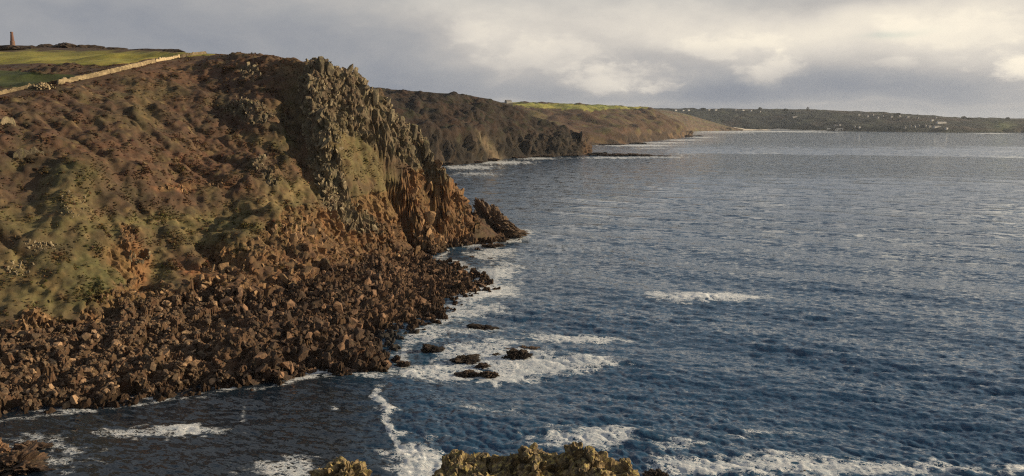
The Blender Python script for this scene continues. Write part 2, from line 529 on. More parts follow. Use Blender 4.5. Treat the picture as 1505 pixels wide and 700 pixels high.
def mid_h(x, y):
    h = base_h(x, y)
    for c, r, k in _bh:
        q = ((x - c[0]) ** 2 + (y - c[1]) ** 2) / (r * r)
        h = h + k * np.exp(-q)
    sh = x.shape
    p = np.stack([x.ravel(), y.ravel(), np.zeros(x.size)], 1)
    land = sstep(h.ravel(), 0.0, 16.0)
    n = fbm(p / 34.0, 3, 3) * 3.2 * land
    # gullies running down to the sea
    q = np.stack([(x.ravel() * 0.945 - y.ravel() * 0.33) / 60.0, (x.ravel() * 0.33 + y.ravel() * 0.945) / 15.0, np.zeros(x.size)], 1)
    g = 1 - np.abs(perlin(q, 21)) * 2.2
    near = sstep(h.ravel(), 4, 20) * (1 - sstep(h.ravel(), 58, 80))
    n = n - np.maximum(g, 0) ** 2 * 2.6 * near
    h = h + n.reshape(sh)
    # the crest keeps to the skyline seen from the viewpoint
    yy = np.maximum(y, 1.0); pxx = 752.5 + FPX * x / (yy * CP + 6.0 * 0)
    for _ in range(3):
        pxx = 752.5 + FPX * x / np.maximum(yy * CP - (h - CAM_H) * SP, 1.0)
        line = np.interp(pxx, SKY[:, 0], SKY[:, 1])
        v_ = (350.0 - line) / FPX
        zmax = CAM_H + yy * (-SP + v_ * CP) / (CP + v_ * SP)
        on = (pxx > -300) & (pxx < 697) & (y < 780)
        over = h - (zmax - 0.6)
        h = np.where(on & (over > 0), h - over, h)
    return h


GH = mid_h(*np.meshgrid(GX, GY, indexing='ij'))


def ground(x, y):
    return bil(GH, GX[0], GY[0], 2.0, np.asarray(x, float), np.asarray(y, float))


# ------------------------------------------------------------------ zones in the photo
P_CLIFFBASE = [(0, 486), (60, 472), (130, 480), (200, 442), (250, 432), (300, 412), (340, 425), (400, 425), (470, 395), (520, 385), (560, 374), (620, 366), (660, 362)]
P_SHORE_END = [(720, 395), (716, 440), (640, 470), (620, 488), (560, 520), (575, 545), (480, 552), (380, 568), (300, 572), (200, 590), (0, 616), (-200, 640), (-200, 480)]
Z_BEACH = P_CLIFFBASE + P_SHORE_END
Z_CLIFFS = [
    [(280, 412), (300, 385), (330, 360), (380, 345), (420, 300), (470, 300), (500, 320), (560, 330), (620, 345), (660, 365), (560, 376), (520, 388), (470, 400), (400, 430), (340, 430)],
    [(110, 480), (130, 440), (190, 415), (250, 420), (280, 430), (200, 448), (135, 486)],
    [(20, 490), (30, 465), (60, 455), (90, 470), (60, 486)],
    [(175, 330), (200, 330), (215, 380), (190, 400), (180, 365)],
    [(560, 345), (600, 250), (640, 235), (672, 268), (692, 300), (696, 362), (640, 360), (600, 362)],
]
Z_CRAGS = [
    [(436, 118), (458, 84), (486, 86), (530, 108), (552, 132), (582, 168), (612, 190), (645, 238), (672, 268), (640, 262), (606, 250), (560, 225), (530, 205), (498, 190), (480, 215), (455, 205), (440, 170)],
    [(446, 190), (486, 212), (505, 255), (520, 300), (560, 340), (520, 345), (490, 320), (470, 285), (455, 240)],
    [(332, 158), (345, 142), (385, 150), (402, 172), (385, 185), (350, 178)],
    [(352, 108), (362, 96), (380, 100), (384, 118), (364, 120)],
    [(368, 245), (382, 225), (402, 250), (408, 272), (390, 268)],
]


def zone(px, py, polys):
    r = np.zeros(px.shape, bool)
    for p in polys: r |= inpoly(px, py, p)
    return r


# base albedos of the ground cover
HEATH = np.array((0.064, 0.042, 0.029)); BRACK = np.array((0.098, 0.054, 0.032)); OLIVE = np.array((0.112, 0.094, 0.042)); GREEN = np.array((0.076, 0.074, 0.030))
DARK = np.array((0.034, 0.028, 0.018)); FIELD = np.array((0.200, 0.180, 0.042)); FIELD2 = np.array((0.050, 0.060, 0.020)); STRAW = np.array((0.170, 0.125, 0.060))
ROCKO = np.array((0.175, 0.098, 0.046)); ROCKG = np.array((0.130, 0.108, 0.070)); SHORE = np.array((0.082, 0.050, 0.030)); SOIL = np.array((0.22, 0.105, 0.048)); PEBB = np.array((0.075, 0.068, 0.062))
SPL = [  # px, py, rx, ry, colour, weight
    (150, 180, 170, 50, HEATH, 1.2), (60, 160, 70, 25, HEATH, 1), (130, 215, 60, 25, BRACK, 1.0), (290, 225, 60, 30, BRACK, .9), (250, 105, 60, 16, BRACK, .7), (340, 120, 50, 14, HEATH, 1),
    (370, 100, 60, 12, BRACK, .9), (420, 100, 30, 10, STRAW, .4), (205, 150, 20, 25, OLIVE, .7), (215, 175, 20, 12, GREEN, .8), (240, 135, 30, 8, OLIVE, .5), (270, 200, 40, 20, HEATH, .8),
    (110, 250, 30, 15, GREEN, 1.2), (95, 290, 30, 25, OLIVE, 1.3), (110, 310, 18, 18, STRAW, .6), (40, 240, 35, 15, DARK, .9), (180, 290, 40, 14, DARK, .8), (30, 320, 60, 14, OLIVE, .9),  # the DARK spots paint the shade of the hollows into the ground
    (230, 330, 160, 10, GREEN, 1.0), (150, 330, 120, 8, OLIVE, .9), (320, 320, 80, 12, OLIVE, .9), (370, 305, 50, 14, OLIVE, .9), (60, 395, 60, 40, OLIVE, .9), (140, 400, 50, 35, GREEN, 1.4),
    (60, 440, 70, 20, OLIVE, .9), (120, 430, 50, 18, GREEN, .8), (30, 390, 22, 10, STRAW, .6), (30, 362, 30, 8, HEATH, .8), (90, 365, 20, 10, DARK, .8), (195, 390, 14, 22, SOIL, 1.1), (200, 412, 14, 12, SOIL, 1.4),
    (185, 340, 8, 12, SOIL, .8), (205, 375, 12, 8, STRAW, .8), (230, 400, 20, 25, OLIVE, .9), (260, 390, 20, 15, BRACK, .6), (290, 350, 40, 18, OLIVE, 1.0), (345, 360, 30, 15, OLIVE, .8), (300, 370, 25, 12, HEATH, .7),
    (285, 400, 16, 12, SOIL, .9), (330, 300, 60, 15, HEATH, .8), (260, 275, 24, 5, SOIL, .5), (318, 270, 12, 5, SOIL, .6), (390, 225, 30, 20, HEATH, .7), (385, 205, 22, 10, GREEN, .7), (420, 215, 20, 25, GREEN, .6), (440, 240, 20, 25, BRACK, .9),
    (420, 160, 25, 12, OLIVE, .5), (400, 130, 30, 10, BRACK, .5), (440, 290, 25, 20, OLIVE, .9), (420, 280, 30, 20, OLIVE, .8), (380, 290, 20, 15, BRACK, .6), (510, 210, 26, 16, OLIVE, 1.5), (530, 240, 24, 16, OLIVE, 1.6), (555, 270, 20, 18, OLIVE, 1.4),
    (490, 180, 12, 12, OLIVE, .6), (575, 300, 14, 16, OLIVE, 1.0), (535, 300, 18, 18, OLIVE, .8), (550, 325, 16, 12, BRACK, .6), (640, 280, 16, 26, OLIVE, 1.0), (660, 290, 14, 20, ROCKO, .8), (470, 250, 16, 18, OLIVE, .7),
]


for (a0, b0), (a1, b1) in zip([(150, 331), (230, 329), (320, 321), (385, 305), (432, 284)], [(230, 329), (320, 321), (385, 305), (432, 284), (468, 262)]):
    for q_ in range(12): SPL.append((a0 + (a1 - a0) * q_ / 12, b0 + (b1 - b0) * q_ / 12, 7, 2.2, STRAW, 1.6))


def paint(V, N, rock_pref=None):
    """albedo + rockiness of the near headland's ground, from its place"""
    px, py = project(V)
    n = len(V)
    jx = fbm(V / 12.0, 3, 40) * 14; jy = fbm(V / 12.0, 3, 50) * 9
    qx, qy = px + jx, py + jy
    wsum = np.full(n, 0.25); C = np.outer(wsum, HEATH)
    for a, b, rx, ry, c, k in SPL:
        g = k * np.exp(-((qx - a) / rx) ** 2 - ((qy - b) / ry) ** 2)
        wsum += g; C += g[:, None] * c
    C /= wsum[:, None]
    # finer patchwork of bracken, heather and grass
    f1 = fbm(V / 5.0, 3, 60)[:, None]
    C = C + np.clip((f1 - 0.1) * 1.6, 0, 0.5) * (DARK * 1.3 - C)
    f2 = fbm(V / 8.0, 3, 70)[:, None]
    C = C + (np.clip(f2 - 0.1, 0, 1) * 0.6) * (BRACK - C) + np.clip(-f2 - 0.1, 0, 1) * 0.5 * (OLIVE - C)
    f3 = fbm(V / 3.0, 2, 75)[:, None]
    C = C + np.clip(f3 - 0.35, 0, 1) * 1.2 * (STRAW - C)
    rock = np.zeros(n)
    inb = inpoly(qx, qy, Z_BEACH); inc = zone(qx, qy, Z_CLIFFS); ing = zone(qx, qy, Z_CRAGS)
    front = (V[:, 1] < 430)
    steep = sstep(0.62 - N[:, 2], 0.0, 0.16)
    rock = np.maximum(rock, inb * 1.0); rock = np.maximum(rock, inc * (0.55 + 0.45 * steep)); rock = np.maximum(rock, ing * (0.6 + 0.4 * steep))
    rock = np.maximum(rock, steep * 0.55 * (V[:, 2] < 30)) * front
    rock = np.where(V[:, 2] < 3.0, 1.0, rock)
    patch = sstep(fbm(V / 4.0, 3, 90), -0.12, 0.22)
    veg_on = np.where(inc | ing, 0.75 - 0.75 * patch, 0.0)
    rc = np.where(ing[:, None], ROCKG, ROCKO)
    rc = np.where((inb | (V[:, 2] < 4))[:, None], SHORE, rc)
    rock = np.clip(rock * (1 - veg_on * 0.8), 0, 1)
    C = C * (1 - rock[:, None]) + rc * rock[:, None]
    peb = sstep(np.exp(-((qx - 582) / 42) ** 2 - ((qy - 500) / 22) ** 2), 0.3, 0.6)[:, None]
    C = C * (1 - peb) + PEBB * peb
    wet = sstep(V[:, 2] + fbm(V / 3.0, 2, 95), 3.0, 0.6)[:, None]
    C = C * (1 - 0.65 * wet)
    # fields behind the wall
    fld = inpoly(qx, py + jy * 0.25, [(-40, 76), (110, 75), (250, 77), (330, 76), (300, 81), (255, 82), (210, 90), (160, 96), (100, 95), (60, 93), (-40, 96)]) & (V[:, 1] > 330)
    C = np.where(fld[:, None], FIELD * (1 + 0.35 * fbm(V / 30.0, 3, 33))[:, None], C)
    fld2 = inpoly(qx, py + jy * 0.25, [(-40, 103), (30, 105), (70, 108), (120, 112), (70, 122), (30, 126), (-40, 130)]) & (V[:, 1] > 290)
    C = np.where(fld2[:, None], FIELD2 * (1 + 0.35 * fbm(V / 20.0, 3, 34))[:, None], C)
    rock = np.where(fld | fld2, 0, rock)
    C = C * 1.02
    return np.clip(C, 0.006, 1), rock, (fld | fld2)


# ------------------------------------------------------------------ the near headland mesh
def graded(a, lo, hi, b, fine, coarse):
    l = [lo]; s = fine
    while l[-1] > a: s = min(s * 1.12, coarse); l.append(l[-1] - s)
    r = [hi]; s = fine
    while r[-1] < b: s = min(s * 1.12, coarse); r.append(r[-1] + s)
    return np.array(l[:0:-1] + list(np.arange(lo, hi, fine)) + r)


xs = np.r_[graded(-520, -205, -124, -124, 0.6, 8.0)[:-1], graded(-124, -124, 20, 60, 0.36, 8.0)]
xs = np.unique(np.round(xs, 3)); xs = xs[np.r_[True, np.diff(xs) > 0.05]]
ys = graded(100, 150, 412, 800, 0.42, 8.0)
X, Y = np.meshgrid(xs, ys, indexing='ij')
H = mid_h(X, Y)
V = np.stack([X.ravel(), Y.ravel(), H.ravel()], 1)


def grid_normals(V, nu, nv):
    P = V.reshape(nu, nv, 3)
    du = np.gradient(P, axis=0); dv = np.gradient(P, axis=1)
    n = np.cross(du, dv).reshape(-1, 3)
    return n / np.maximum(np.linalg.norm(n, axis=1)[:, None], 1e-9)


N = grid_normals(V, len(xs), len(ys))
C, rock, isfield = paint(V, N)
px, py = project(V)
act = (V[:, 2] > -8) & (V[:, 1] < 430) & (V[:, 0] > -215)
disp = np.zeros(len(V))
rs = act & (rock > 0.05)
pv = V[rs]
fr = facets(pv * np.array((1 / 3.6, 1 / 3.6, 1 / 7.0)), 5) * 2.7 + facets(pv * np.array((1 / 1.5, 1 / 1.5, 1 / 2.8)), 6) * 1.15 + facets(pv * np.array((1 / .8, 1 / .8, 1 / 1.4)), 8) * 0.42
disp[rs] += fr * rock[rs] * np.where(pv[:, 2] < 9, 0.8, 1.0)
vs = act & ~isfield
veg = fbm(V[vs] / 2.4, 3, 15) * 0.35 + np.abs(fbm(V[vs] / 9.0, 3, 16)) * 2.2 - 0.6
def near_line(ax, ay, bx, by, w_):
    t_ = np.clip(((px - ax) * (bx - ax) + (py - ay) * (by - ay)) / ((bx - ax) ** 2 + (by - ay) ** 2), 0, 1)
    return 1 - sstep(np.hypot(px - ax - t_ * (bx - ax), py - ay - t_ * (by - ay)), w_ * .5, w_)


quiet = np.maximum.reduce([near_line(-60, 152, 60, 127, 14), near_line(60, 127, 228, 91, 16), near_line(228, 91, 330, 77, 12)])
veg = veg * (1 - quiet[vs]) - 0.3 * quiet[vs]
disp[vs] += veg * (1 - rock[vs]) * sstep(V[vs][:, 2], 2, 8)
V2 = V + N * disp[:, None]
me = mesh_np('headland', V2, grid_faces(len(xs), len(ys)))
vcol(me, 'Col', C); vfloat(me, 'rock', rock)
fq = grid_faces(len(xs), len(ys)); me.polygons.foreach_set('use_smooth', rock[fq[:, 0]] < 0.3); me.update()
headland = tag(link('headland', me, M_near), kind='structure')
NEAR = dict(V=V2, N=grid_normals(V2, len(xs), len(ys)), C=C, rock=rock, fld=isfield, px=px, py=py)
print('headland verts', len(V))

# ------------------------------------------------------------------ far coast: lofted hillsides
from mathutils.bvhtree import BVHTree


def resample(P, n):
    P = np.asarray(P, float); d = np.r_[0, np.cumsum(np.linalg.norm(np.diff(P[:, :2], axis=0), axis=1))]
    t = np.linspace(0, d[-1], n)
    # smooth with a Catmull-like cubic through np.interp of a dense moving average
    Q = np.stack([np.interp(t, d, P[:, k]) for k in range(3)], 1)
    k = max(3, n // 30) | 1
    pad = np.r_[np.repeat(Q[:1], k // 2, 0), Q, np.repeat(Q[-1:], k // 2, 0)]
    return np.stack([np.convolve(pad[:, j], np.ones(k) / k, 'valid') for j in range(3)], 1)


def loft(name, shore, crest, nu, nv, cliff, noise_m, amp, colours, mat, inland, seed=0, gully=0.5):
    S = resample(shore, nu); K = resample(crest, nu)
    ts = np.linspace(0, 1, nv)
    rows = []
    rows.append(S + (S - K) * 0.06 * np.array((1, 1, 0)) + np.array((0, 0, -6)))
    for t in ts:
        h = cliff * sstep(np.array(t), 0, 0.10) + (1 - cliff) * (1 - (1 - t) ** 1.55)
        p = S + (K - S) * np.array((t, t, 0)); p[:, 2] = S[:, 2] + (K[:, 2] - S[:, 2]) * h
        rows.append(p)
    back = np.array(inland, float)
    for q in (0.1, 0.3, 0.6, 1.0):
        p = K + back * q * np.array((1, 1, 1)); rows.append(p)
    P = np.stack(rows, 1)                       # nu x nrows x 3
    nr = P.shape[1]; V = P.reshape(-1, 3)
    N = grid_normals(V, nu, nr)
    if N[:, 2].mean() < 0: N = -N
    q = V.copy()
    rockd = facets(q / np.array((noise_m, noise_m, noise_m * 2)), seed + 3) * amp + facets(q / (noise_m * .4), seed + 4) * amp * .45
    soft = fbm(q / (noise_m * 2.5), 4, seed + 5) * amp * 1.2
    tt = np.tile(np.r_[0, ts, np.ones(4)], nu)
    hh = np.clip(V[:, 2], 0, 1e9) / max(K[:, 2].max(), 1)
    cl = 1 - sstep(hh + fbm(q / (noise_m * 3), 2, seed + 9) * 0.12, cliff * 0.7, cliff * 1.25)
    gul = np.maximum(0, 1 - np.abs(perlin(np.stack([np.repeat(np.arange(nu), nr) * 19.0 / nu + fbm(q / (noise_m * 6), 2, seed + 20) * 1.6, tt * 2.2, tt * 0], 1), seed + 12)) * 2.4) ** 2
    edge = sstep(tt, 0.0, 0.04) * (1 - 0.85 * sstep(tt, 0.9, 1.0))
    V = V + N * ((rockd * cl + soft * (1 - cl * .5) - gul * amp * gully) * edge)[:, None]
    C = colours(V, tt, cl)
    me = mesh_np(name, V, grid_faces(nu, nr) if N[0, 2] >= 0 else grid_faces(nu, nr))
    vcol(me, 'Col', C); vfloat(me, 'rock', cl)
    o = link(name, me, mat)
    tag(o, kind='structure')
    F = grid_faces(nu, nr)
    o_bvh = BVHTree.FromPolygons([tuple(v) for v in V], [tuple(f) for f in F])
    return o, o_bvh


def mixc(a, b, f): return a * (1 - f[:, None]) + b * f[:, None]


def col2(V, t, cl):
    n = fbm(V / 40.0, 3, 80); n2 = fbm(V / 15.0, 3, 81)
    c = np.tile(np.array((0.022, 0.016, 0.012)), (len(V), 1))  # dark heather, with cloud shadow over the headland painted in as well
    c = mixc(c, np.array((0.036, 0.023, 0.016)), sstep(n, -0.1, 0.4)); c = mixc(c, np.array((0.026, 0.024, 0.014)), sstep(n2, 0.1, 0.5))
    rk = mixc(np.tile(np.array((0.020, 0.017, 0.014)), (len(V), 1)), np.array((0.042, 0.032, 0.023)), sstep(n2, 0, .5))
    px, py = project(V)
    lit = 0.25 * np.exp(-((px - 864) / 7) ** 2) * (py > 198)  # sunlit sliver of bare rock at the tip, painted into the colour
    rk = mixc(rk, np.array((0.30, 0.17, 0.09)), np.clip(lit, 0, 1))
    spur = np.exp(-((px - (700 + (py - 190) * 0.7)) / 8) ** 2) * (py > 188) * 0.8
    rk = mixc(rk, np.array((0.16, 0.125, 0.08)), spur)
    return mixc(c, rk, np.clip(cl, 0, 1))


h2s = [at_level(*p) for p in [(300, 262), (420, 258), (520, 252), (600, 248), (645, 244), (690, 241), (722, 237), (745, 233), (790, 231), (830, 229.5), (868, 227)]] + [np.array((150, 1520, 0)), np.array((60, 1640, 0))]
h2c = [at_depth(*p) for p in [(300, 128, 1330), (420, 127, 1330), (548, 131, 1340), (600, 133, 1350), (650, 137, 1360), (700, 141, 1400), (740, 152, 1450), (775, 170, 1470), (805, 180, 1470), (835, 191, 1465), (858, 198, 1450)]] + [np.array((120, 1530, 16)), np.array((50, 1600, 10))]
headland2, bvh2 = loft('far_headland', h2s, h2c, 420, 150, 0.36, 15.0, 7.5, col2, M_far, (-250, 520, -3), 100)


def col3(V, t, cl):
    n = fbm(V / 110.0, 3, 82); n2 = fbm(V / 45.0, 3, 83)
    c = np.tile(np.array((0.072, 0.046, 0.029)), (len(V), 1))
    c = mixc(c, np.array((0.075, 0.046, 0.030)), sstep(n, 0.0, 0.4)); c = mixc(c, np.array((0.090, 0.074, 0.034)), sstep(n2, 0.05, 0.45))
    px, py = project(V)
    fy = py + n2 * 2
    fm = inpoly(px, fy, [(735, 149), (955, 156), (950, 160), (900, 160), (870, 163), (840, 160), (800, 160), (770, 156)]).astype(float)
    cells = (np.floor(px / 26 + 0.3 * np.sin(py)) * 7 + np.floor(py / 3.2) * 3) % 5
    fc = np.stack([0.15 + 0.03 * cells, 0.17 + 0.02 * cells, 0.045 + 0.004 * cells], 1)
    c = c * (1 - fm[:, None]) + fc * fm[:, None]
    rk = mixc(np.tile(np.array((0.050, 0.036, 0.026)), (len(V), 1)), np.array((0.13, 0.085, 0.05)), sstep(n2, 0, .5))
    return mixc(c, rk, np.clip(cl, 0, 1))


h3s = [at_level(*p) for p in [(640, 219), (760, 217), (840, 214), (890, 213), (925, 212), (955, 208), (985, 205), (1018, 200.5)]] + [np.array((790, 3700, 0)), np.array((700, 4100, 0)), np.array((640, 4700, 0))]
h3c = [at_depth(*p) for p in [(640, 149, 2600), (740, 150.5, 2700), (800, 152, 2850), (860, 154, 3000), (900, 155.5, 3150), (940, 158, 3300), (962, 164, 3350), (985, 173, 3400), (1003, 182, 3430), (1012, 190, 3450)]] + [np.array((640, 3750, 30)), np.array((500, 4100, 60)), np.array((420, 4700, 90))]
headland3, bvh3 = loft('far_headland', h3s, h3c, 330, 90, 0.22, 40.0, 11.0, col3, M_far, (-700, 900, 10), 200)


def col4(V, t, cl):
    n = fbm(V / 260.0, 4, 84); n2 = fbm(V / 90.0, 3, 85)
    c = np.tile(np.array((0.014, 0.018, 0.016)), (len(V), 1))
    c = mixc(c, np.array((0.034, 0.040, 0.026)), sstep(n2, 0.0, 0.5)); c = mixc(c, np.array((0.040, 0.032, 0.026)), sstep(n, 0.1, 0.5))
    px, py = project(V)
    g = np.exp(-((px - 1475) / 16) ** 2 - ((py - 186) / 6) ** 2)  # sunlit green patch of hillside, its brightness put into the colour
    c = mixc(c, np.array((0.11, 0.13, 0.06)), np.clip(g, 0, 1))
    return c


h4s = [at_level(*p) for p in [(880, 192), (1000, 192), (1060, 191.2), (1150, 191.5), (1220, 193), (1300, 194), (1400, 195.2), (1505, 195.2), (1620, 195.5), (1720, 196.5)]] + [np.array((4100, 4500, 0)), np.array((4300, 6000, 0))]
h4c = [at_depth(*p) for p in [(880, 158, 6500), (960, 159, 6500), (1020, 160.5, 6500), (1060, 160, 6450), (1117, 160.5, 6400), (1190, 160.5, 6300), (1250, 163.5, 6000), (1330, 168, 5700), (1400, 172.5, 5500), (1440, 174, 5400), (1505, 174, 5350), (1620, 173, 5350), (1700, 176, 5300)]] + [np.array((4000, 5000, 60)), np.array((4100, 6000, 50))]
farcoast, bvh4 = loft('far_coast', h4s, h4c, 520, 70, 0.08, 70.0, 12.0, col4, M_vfar, (0, 2500, -20), 300)


def col5(V, t, cl):
    n2 = fbm(V / 70.0, 3, 86)
    c = np.tile(np.array((0.115, 0.08, 0.05)), (len(V), 1))
    return mixc(c, np.array((0.12, 0.105, 0.05)), sstep(n2, 0.0, 0.4))


h5s = [at_level(*p) for p in [(930, 196), (1000, 194), (1030, 193), (1060, 192.2), (1092, 191.8)]]
h5c = [at_depth(*p) for p in [(930, 158.5, 5500), (975, 161.5, 5450), (1005, 167, 5400), (1040, 177, 5350), (1070, 186, 5300), (1094, 190.5, 5250)]]
dune, bvh5 = loft('dune_slope', h5s, h5c, 120, 40, 0.1, 50.0, 5.0, col5, M_vfar, (-300, 700, -10), 400)

# pale sand along the head of the bay
M_sand = flat_mat('beach sand', (0.62, 0.54, 0.42), nsc=0.02, amt=0.15)
S = resample([at_level(*p) for p in [(1020, 192.6), (1060, 191.5), (1110, 191.1), (1160, 191.6), (1205, 192.5), (1240, 193.1)]], 90)
nrm = np.array((0.12, 1.0, 0)); nrm /= np.linalg.norm(nrm)
wd = 150 * np.sin(np.linspace(0.0, math.pi, 90)) ** 0.5
rows = [S - nrm * wd[:, None] * 1.6 + np.array((0, 0, -3.0)), S - nrm * wd[:, None] + np.array((0, 0, 0.9)), S + np.array((0, 0, 8.0)), S + nrm * wd[:, None] * .5 + np.array((0, 0, 17.0))]
Pb = np.stack(rows, 1)
me = mesh_np('beach', Pb.reshape(-1, 3), grid_faces(90, 4))
tag(link('beach', me, M_sand), kind='structure')

# ------------------------------------------------------------------ the camera's own headland
def fore_h(x, y):
    p = np.stack([x.ravel(), y.ravel(), 0 * x.ravel()], 1)
    r = np.hypot(x * 0.9, np.maximum(y, 0) * 1.0)
    z = 58.3 - 0.46 * np.maximum(y, 0) - 0.0035 * np.maximum(np.abs(x - 5) - 14, 0) ** 2 - 0.10 * np.maximum(-y, 0)
    z = z - np.maximum(y - 56, 0) ** 1.25 * 0.9
    n = (fbm(p / 14.0, 4, 500) * 0.6 * sstep(r.ravel(), 4, 16) + fbm(p / 2.5, 3, 501) * 0.25).reshape(x.shape)
    return np.maximum(z + n, -8)


fx = np.arange(-110, 121, 1.0); fy = np.arange(-90, 112, 1.0)
FX, FY = np.meshgrid(fx, fy, indexing='ij')
FH = fore_h(FX, FY)
Vf = np.stack([FX.ravel(), FY.ravel(), FH.ravel()], 1)
Nf = grid_normals(Vf, len(fx), len(fy))
st = sstep(0.75 - Nf[:, 2], 0, 0.2)
Vf = Vf + Nf * (facets(Vf / 3.0, 61) * 0.9 * st)[:, None]
Cf = mixc(mixc(np.tile(OLIVE, (len(Vf), 1)), BRACK, sstep(fbm(Vf / 6.0, 3, 502), -0.1, 0.4)), ROCKG, st)
me = mesh_np('viewpoint_headland', Vf, grid_faces(len(fx), len(fy)))
vcol(me, 'Col', Cf); vfloat(me, 'rock', st)
tag(link('viewpoint_headland', me, M_near), kind='structure')


def fore(x, y): return float(bil(FH, fx[0], fy[0], 1.0, np.array([x]), np.array([y]))[0])


# ------------------------------------------------------------------ rock shapes
def hull_mesh(name, seed, n, dims, boxy=0.6, top_lean=(0, 0)):
    """angular block: convex hull of a jittered box cloud, base at z = 0 sunk a little"""
    r = random.Random(seed); bm = bmesh.new()
    for i in range(n):
        v = [r.uniform(-1, 1) for _ in range(3)]
        m = max(abs(a) for a in v); l = math.sqrt(sum(a * a for a in v))
        k = boxy / m + (1 - boxy) / l
        v = [a * k * r.uniform(0.82, 1.0) for a in v]
        z = v[2] * 0.5 + 0.5
        tp = 1 - 0.38 * z * r.uniform(0.4, 1.0)
        bm.verts.new((v[0] * dims[0] * 0.5 * tp + top_lean[0] * z, v[1] * dims[1] * 0.5 * tp + top_lean[1] * z, z * dims[2]))
    res = bmesh.ops.convex_hull(bm, input=bm.verts)
    bmesh.ops.delete(bm, geom=list({g for g in res['geom_interior'] + res['geom_unused'] if isinstance(g, bmesh.types.BMVert)}), context='VERTS')
    bmesh.ops.recalc_face_normals(bm, faces=bm.faces)
    me = bpy.data.meshes.new(name); bm.to_mesh(me); bm.free()
    return me


def arrays(me):
    V = np.empty(len(me.vertices) * 3, np.float32); me.vertices.foreach_get('co', V)
    F = np.array([tuple(p.vertices) for p in me.polygons])
    return V.reshape(-1, 3), F


def knobbly(name, seed, dims, sub=5, nplanes=16, fa=0.16, rough=0.06, fscale=3.2, skew=0.0, wedge=0.0):
    """big individual rock: ball cut by random planes, then chiselled and roughened; base at z = 0"""
    bm = bmesh.new(); bmesh.ops.create_icosphere(bm, subdivisions=sub, radius=1.0)
    me = bpy.data.meshes.new(name); bm.to_mesh(me); bm.free()
    V, F = arrays(me)
    r = np.random.default_rng(seed)
    D = V / np.linalg.norm(V, axis=1)[:, None]
    n = r.normal(size=(nplanes, 3)); n /= np.linalg.norm(n, axis=1)[:, None]; d = r.uniform(0.62, 0.95, nplanes)
    dot = D @ n.T
    rad = np.where(dot > 0.05, d / np.maximum(dot, 0.05), 9).min(1); rad = np.minimum(rad, 1.15)
    off = r.uniform(0, 50, 3)
    Q = D * rad[:, None]
    rad = rad + facets(Q * fscale * .6 + off, seed, .6) * fa + facets(Q * fscale * 1.5 + off, seed + 1, .5) * fa * 0.5 + facets(Q * fscale * 3.6 + off, seed + 2, .4) * fa * 0.28 + fbm(Q * fscale * 2 + off, 5, seed, 0.6) * rough
    P = D * rad[:, None]
    P[:, 2] = P[:, 2] * 0.5 + 0.35
    P[:, 0] += skew * P[:, 2]
    P[:, 2] *= 1 - wedge * np.clip(P[:, 0] * 0.5 + 0.5, 0, 1)
    P *= np.array((dims[0] / 2, dims[1] / 2, dims[2] / 0.85))
    me.vertices.foreach_set('co', P.astype(np.float32).ravel())
    me.polygons.foreach_set('use_smooth', np.full(len(F), sub >= 5)); me.update()
    return me


# ------------------------------------------------------------------ granite crags on the slope
COLS = [hull_mesh('column_rock', 900 + i, 13, (1.0, 0.75, 1.7), 0.95, (random.uniform(-.2, .2), random.uniform(-.2, .2))) for i in range(10)]
BLOX = [hull_mesh('block_rock', 940 + i, 12, (1.05, 0.8, 0.95), 0.95, (random.uniform(-.3, .3), random.uniform(-.3, .3))) for i in range(10)]
BOLD = [hull_mesh('boulder_rock', 980 + i, 20, (1.0, 0.85, 0.72), 0.4) for i in range(12)]
COLSA = [arrays(m) for m in COLS]; BLOXA = [arrays(m) for m in BLOX]; BOLDA = [arrays(m) for m in BOLD]
for m_ in COLS + BLOX + BOLD: m_.materials.append(M_crag)
_mset = {}


def variant(me, mat):
    k = (me.name, mat.name)
    if k not in _mset:
        c = me.copy(); c.materials.clear(); c.materials.append(mat); _mset[k] = c
    return _mset[k]


def pick(polys, n, spacing, extra=None, seed=0):
    """spread points over the part of the near slope that shows inside the polygons"""
    g = np.random.default_rng(seed)
    v = NEAR['V']; view = np.array((0, 0, CAM_H)) - v
    facing = (NEAR['N'] * view).sum(1) > -4.0
    m = zone(NEAR['px'], NEAR['py'], polys) & facing & (v[:, 1] < 430) & (v[:, 2] > -0.5)
    if extra is not None: m &= extra
    idx = np.nonzero(m)[0]
    wgt = 1 / np.clip(NEAR['N'][idx, 2], 0.25, 1)
    idx = g.choice(idx, min(n * 6, len(idx)), replace=False, p=wgt / wgt.sum())
    cells = {}; out = []
    for i in idx:
        k = tuple((v[i] / spacing).astype(int))
        if k in cells: continue
        cells[k] = 1; out.append(i)
        if len(out) >= n: break
    return out


def euler_tilt(normal, lean, yaw):
    z = Vector((0, 0, 1)).lerp(Vector(normal), lean).normalized()
    return (z.to_track_quat('Z', 'Y').to_matrix() @ Matrix.Rotation(yaw, 3, 'Z'))


def merged(name, items, mat, parent=None):
    """items: (verts, tris, 3x3 matrix, location)"""
    VV = []; FF = []; o = 0
    for v, f, M, loc in items:
        VV.append(v @ np.array(M).T + np.array(loc)); FF.append(f + o); o += len(v)
    me = mesh_np(name, np.concatenate(VV), np.concatenate(FF), smooth=False)
    return link(name, me, mat, parent)


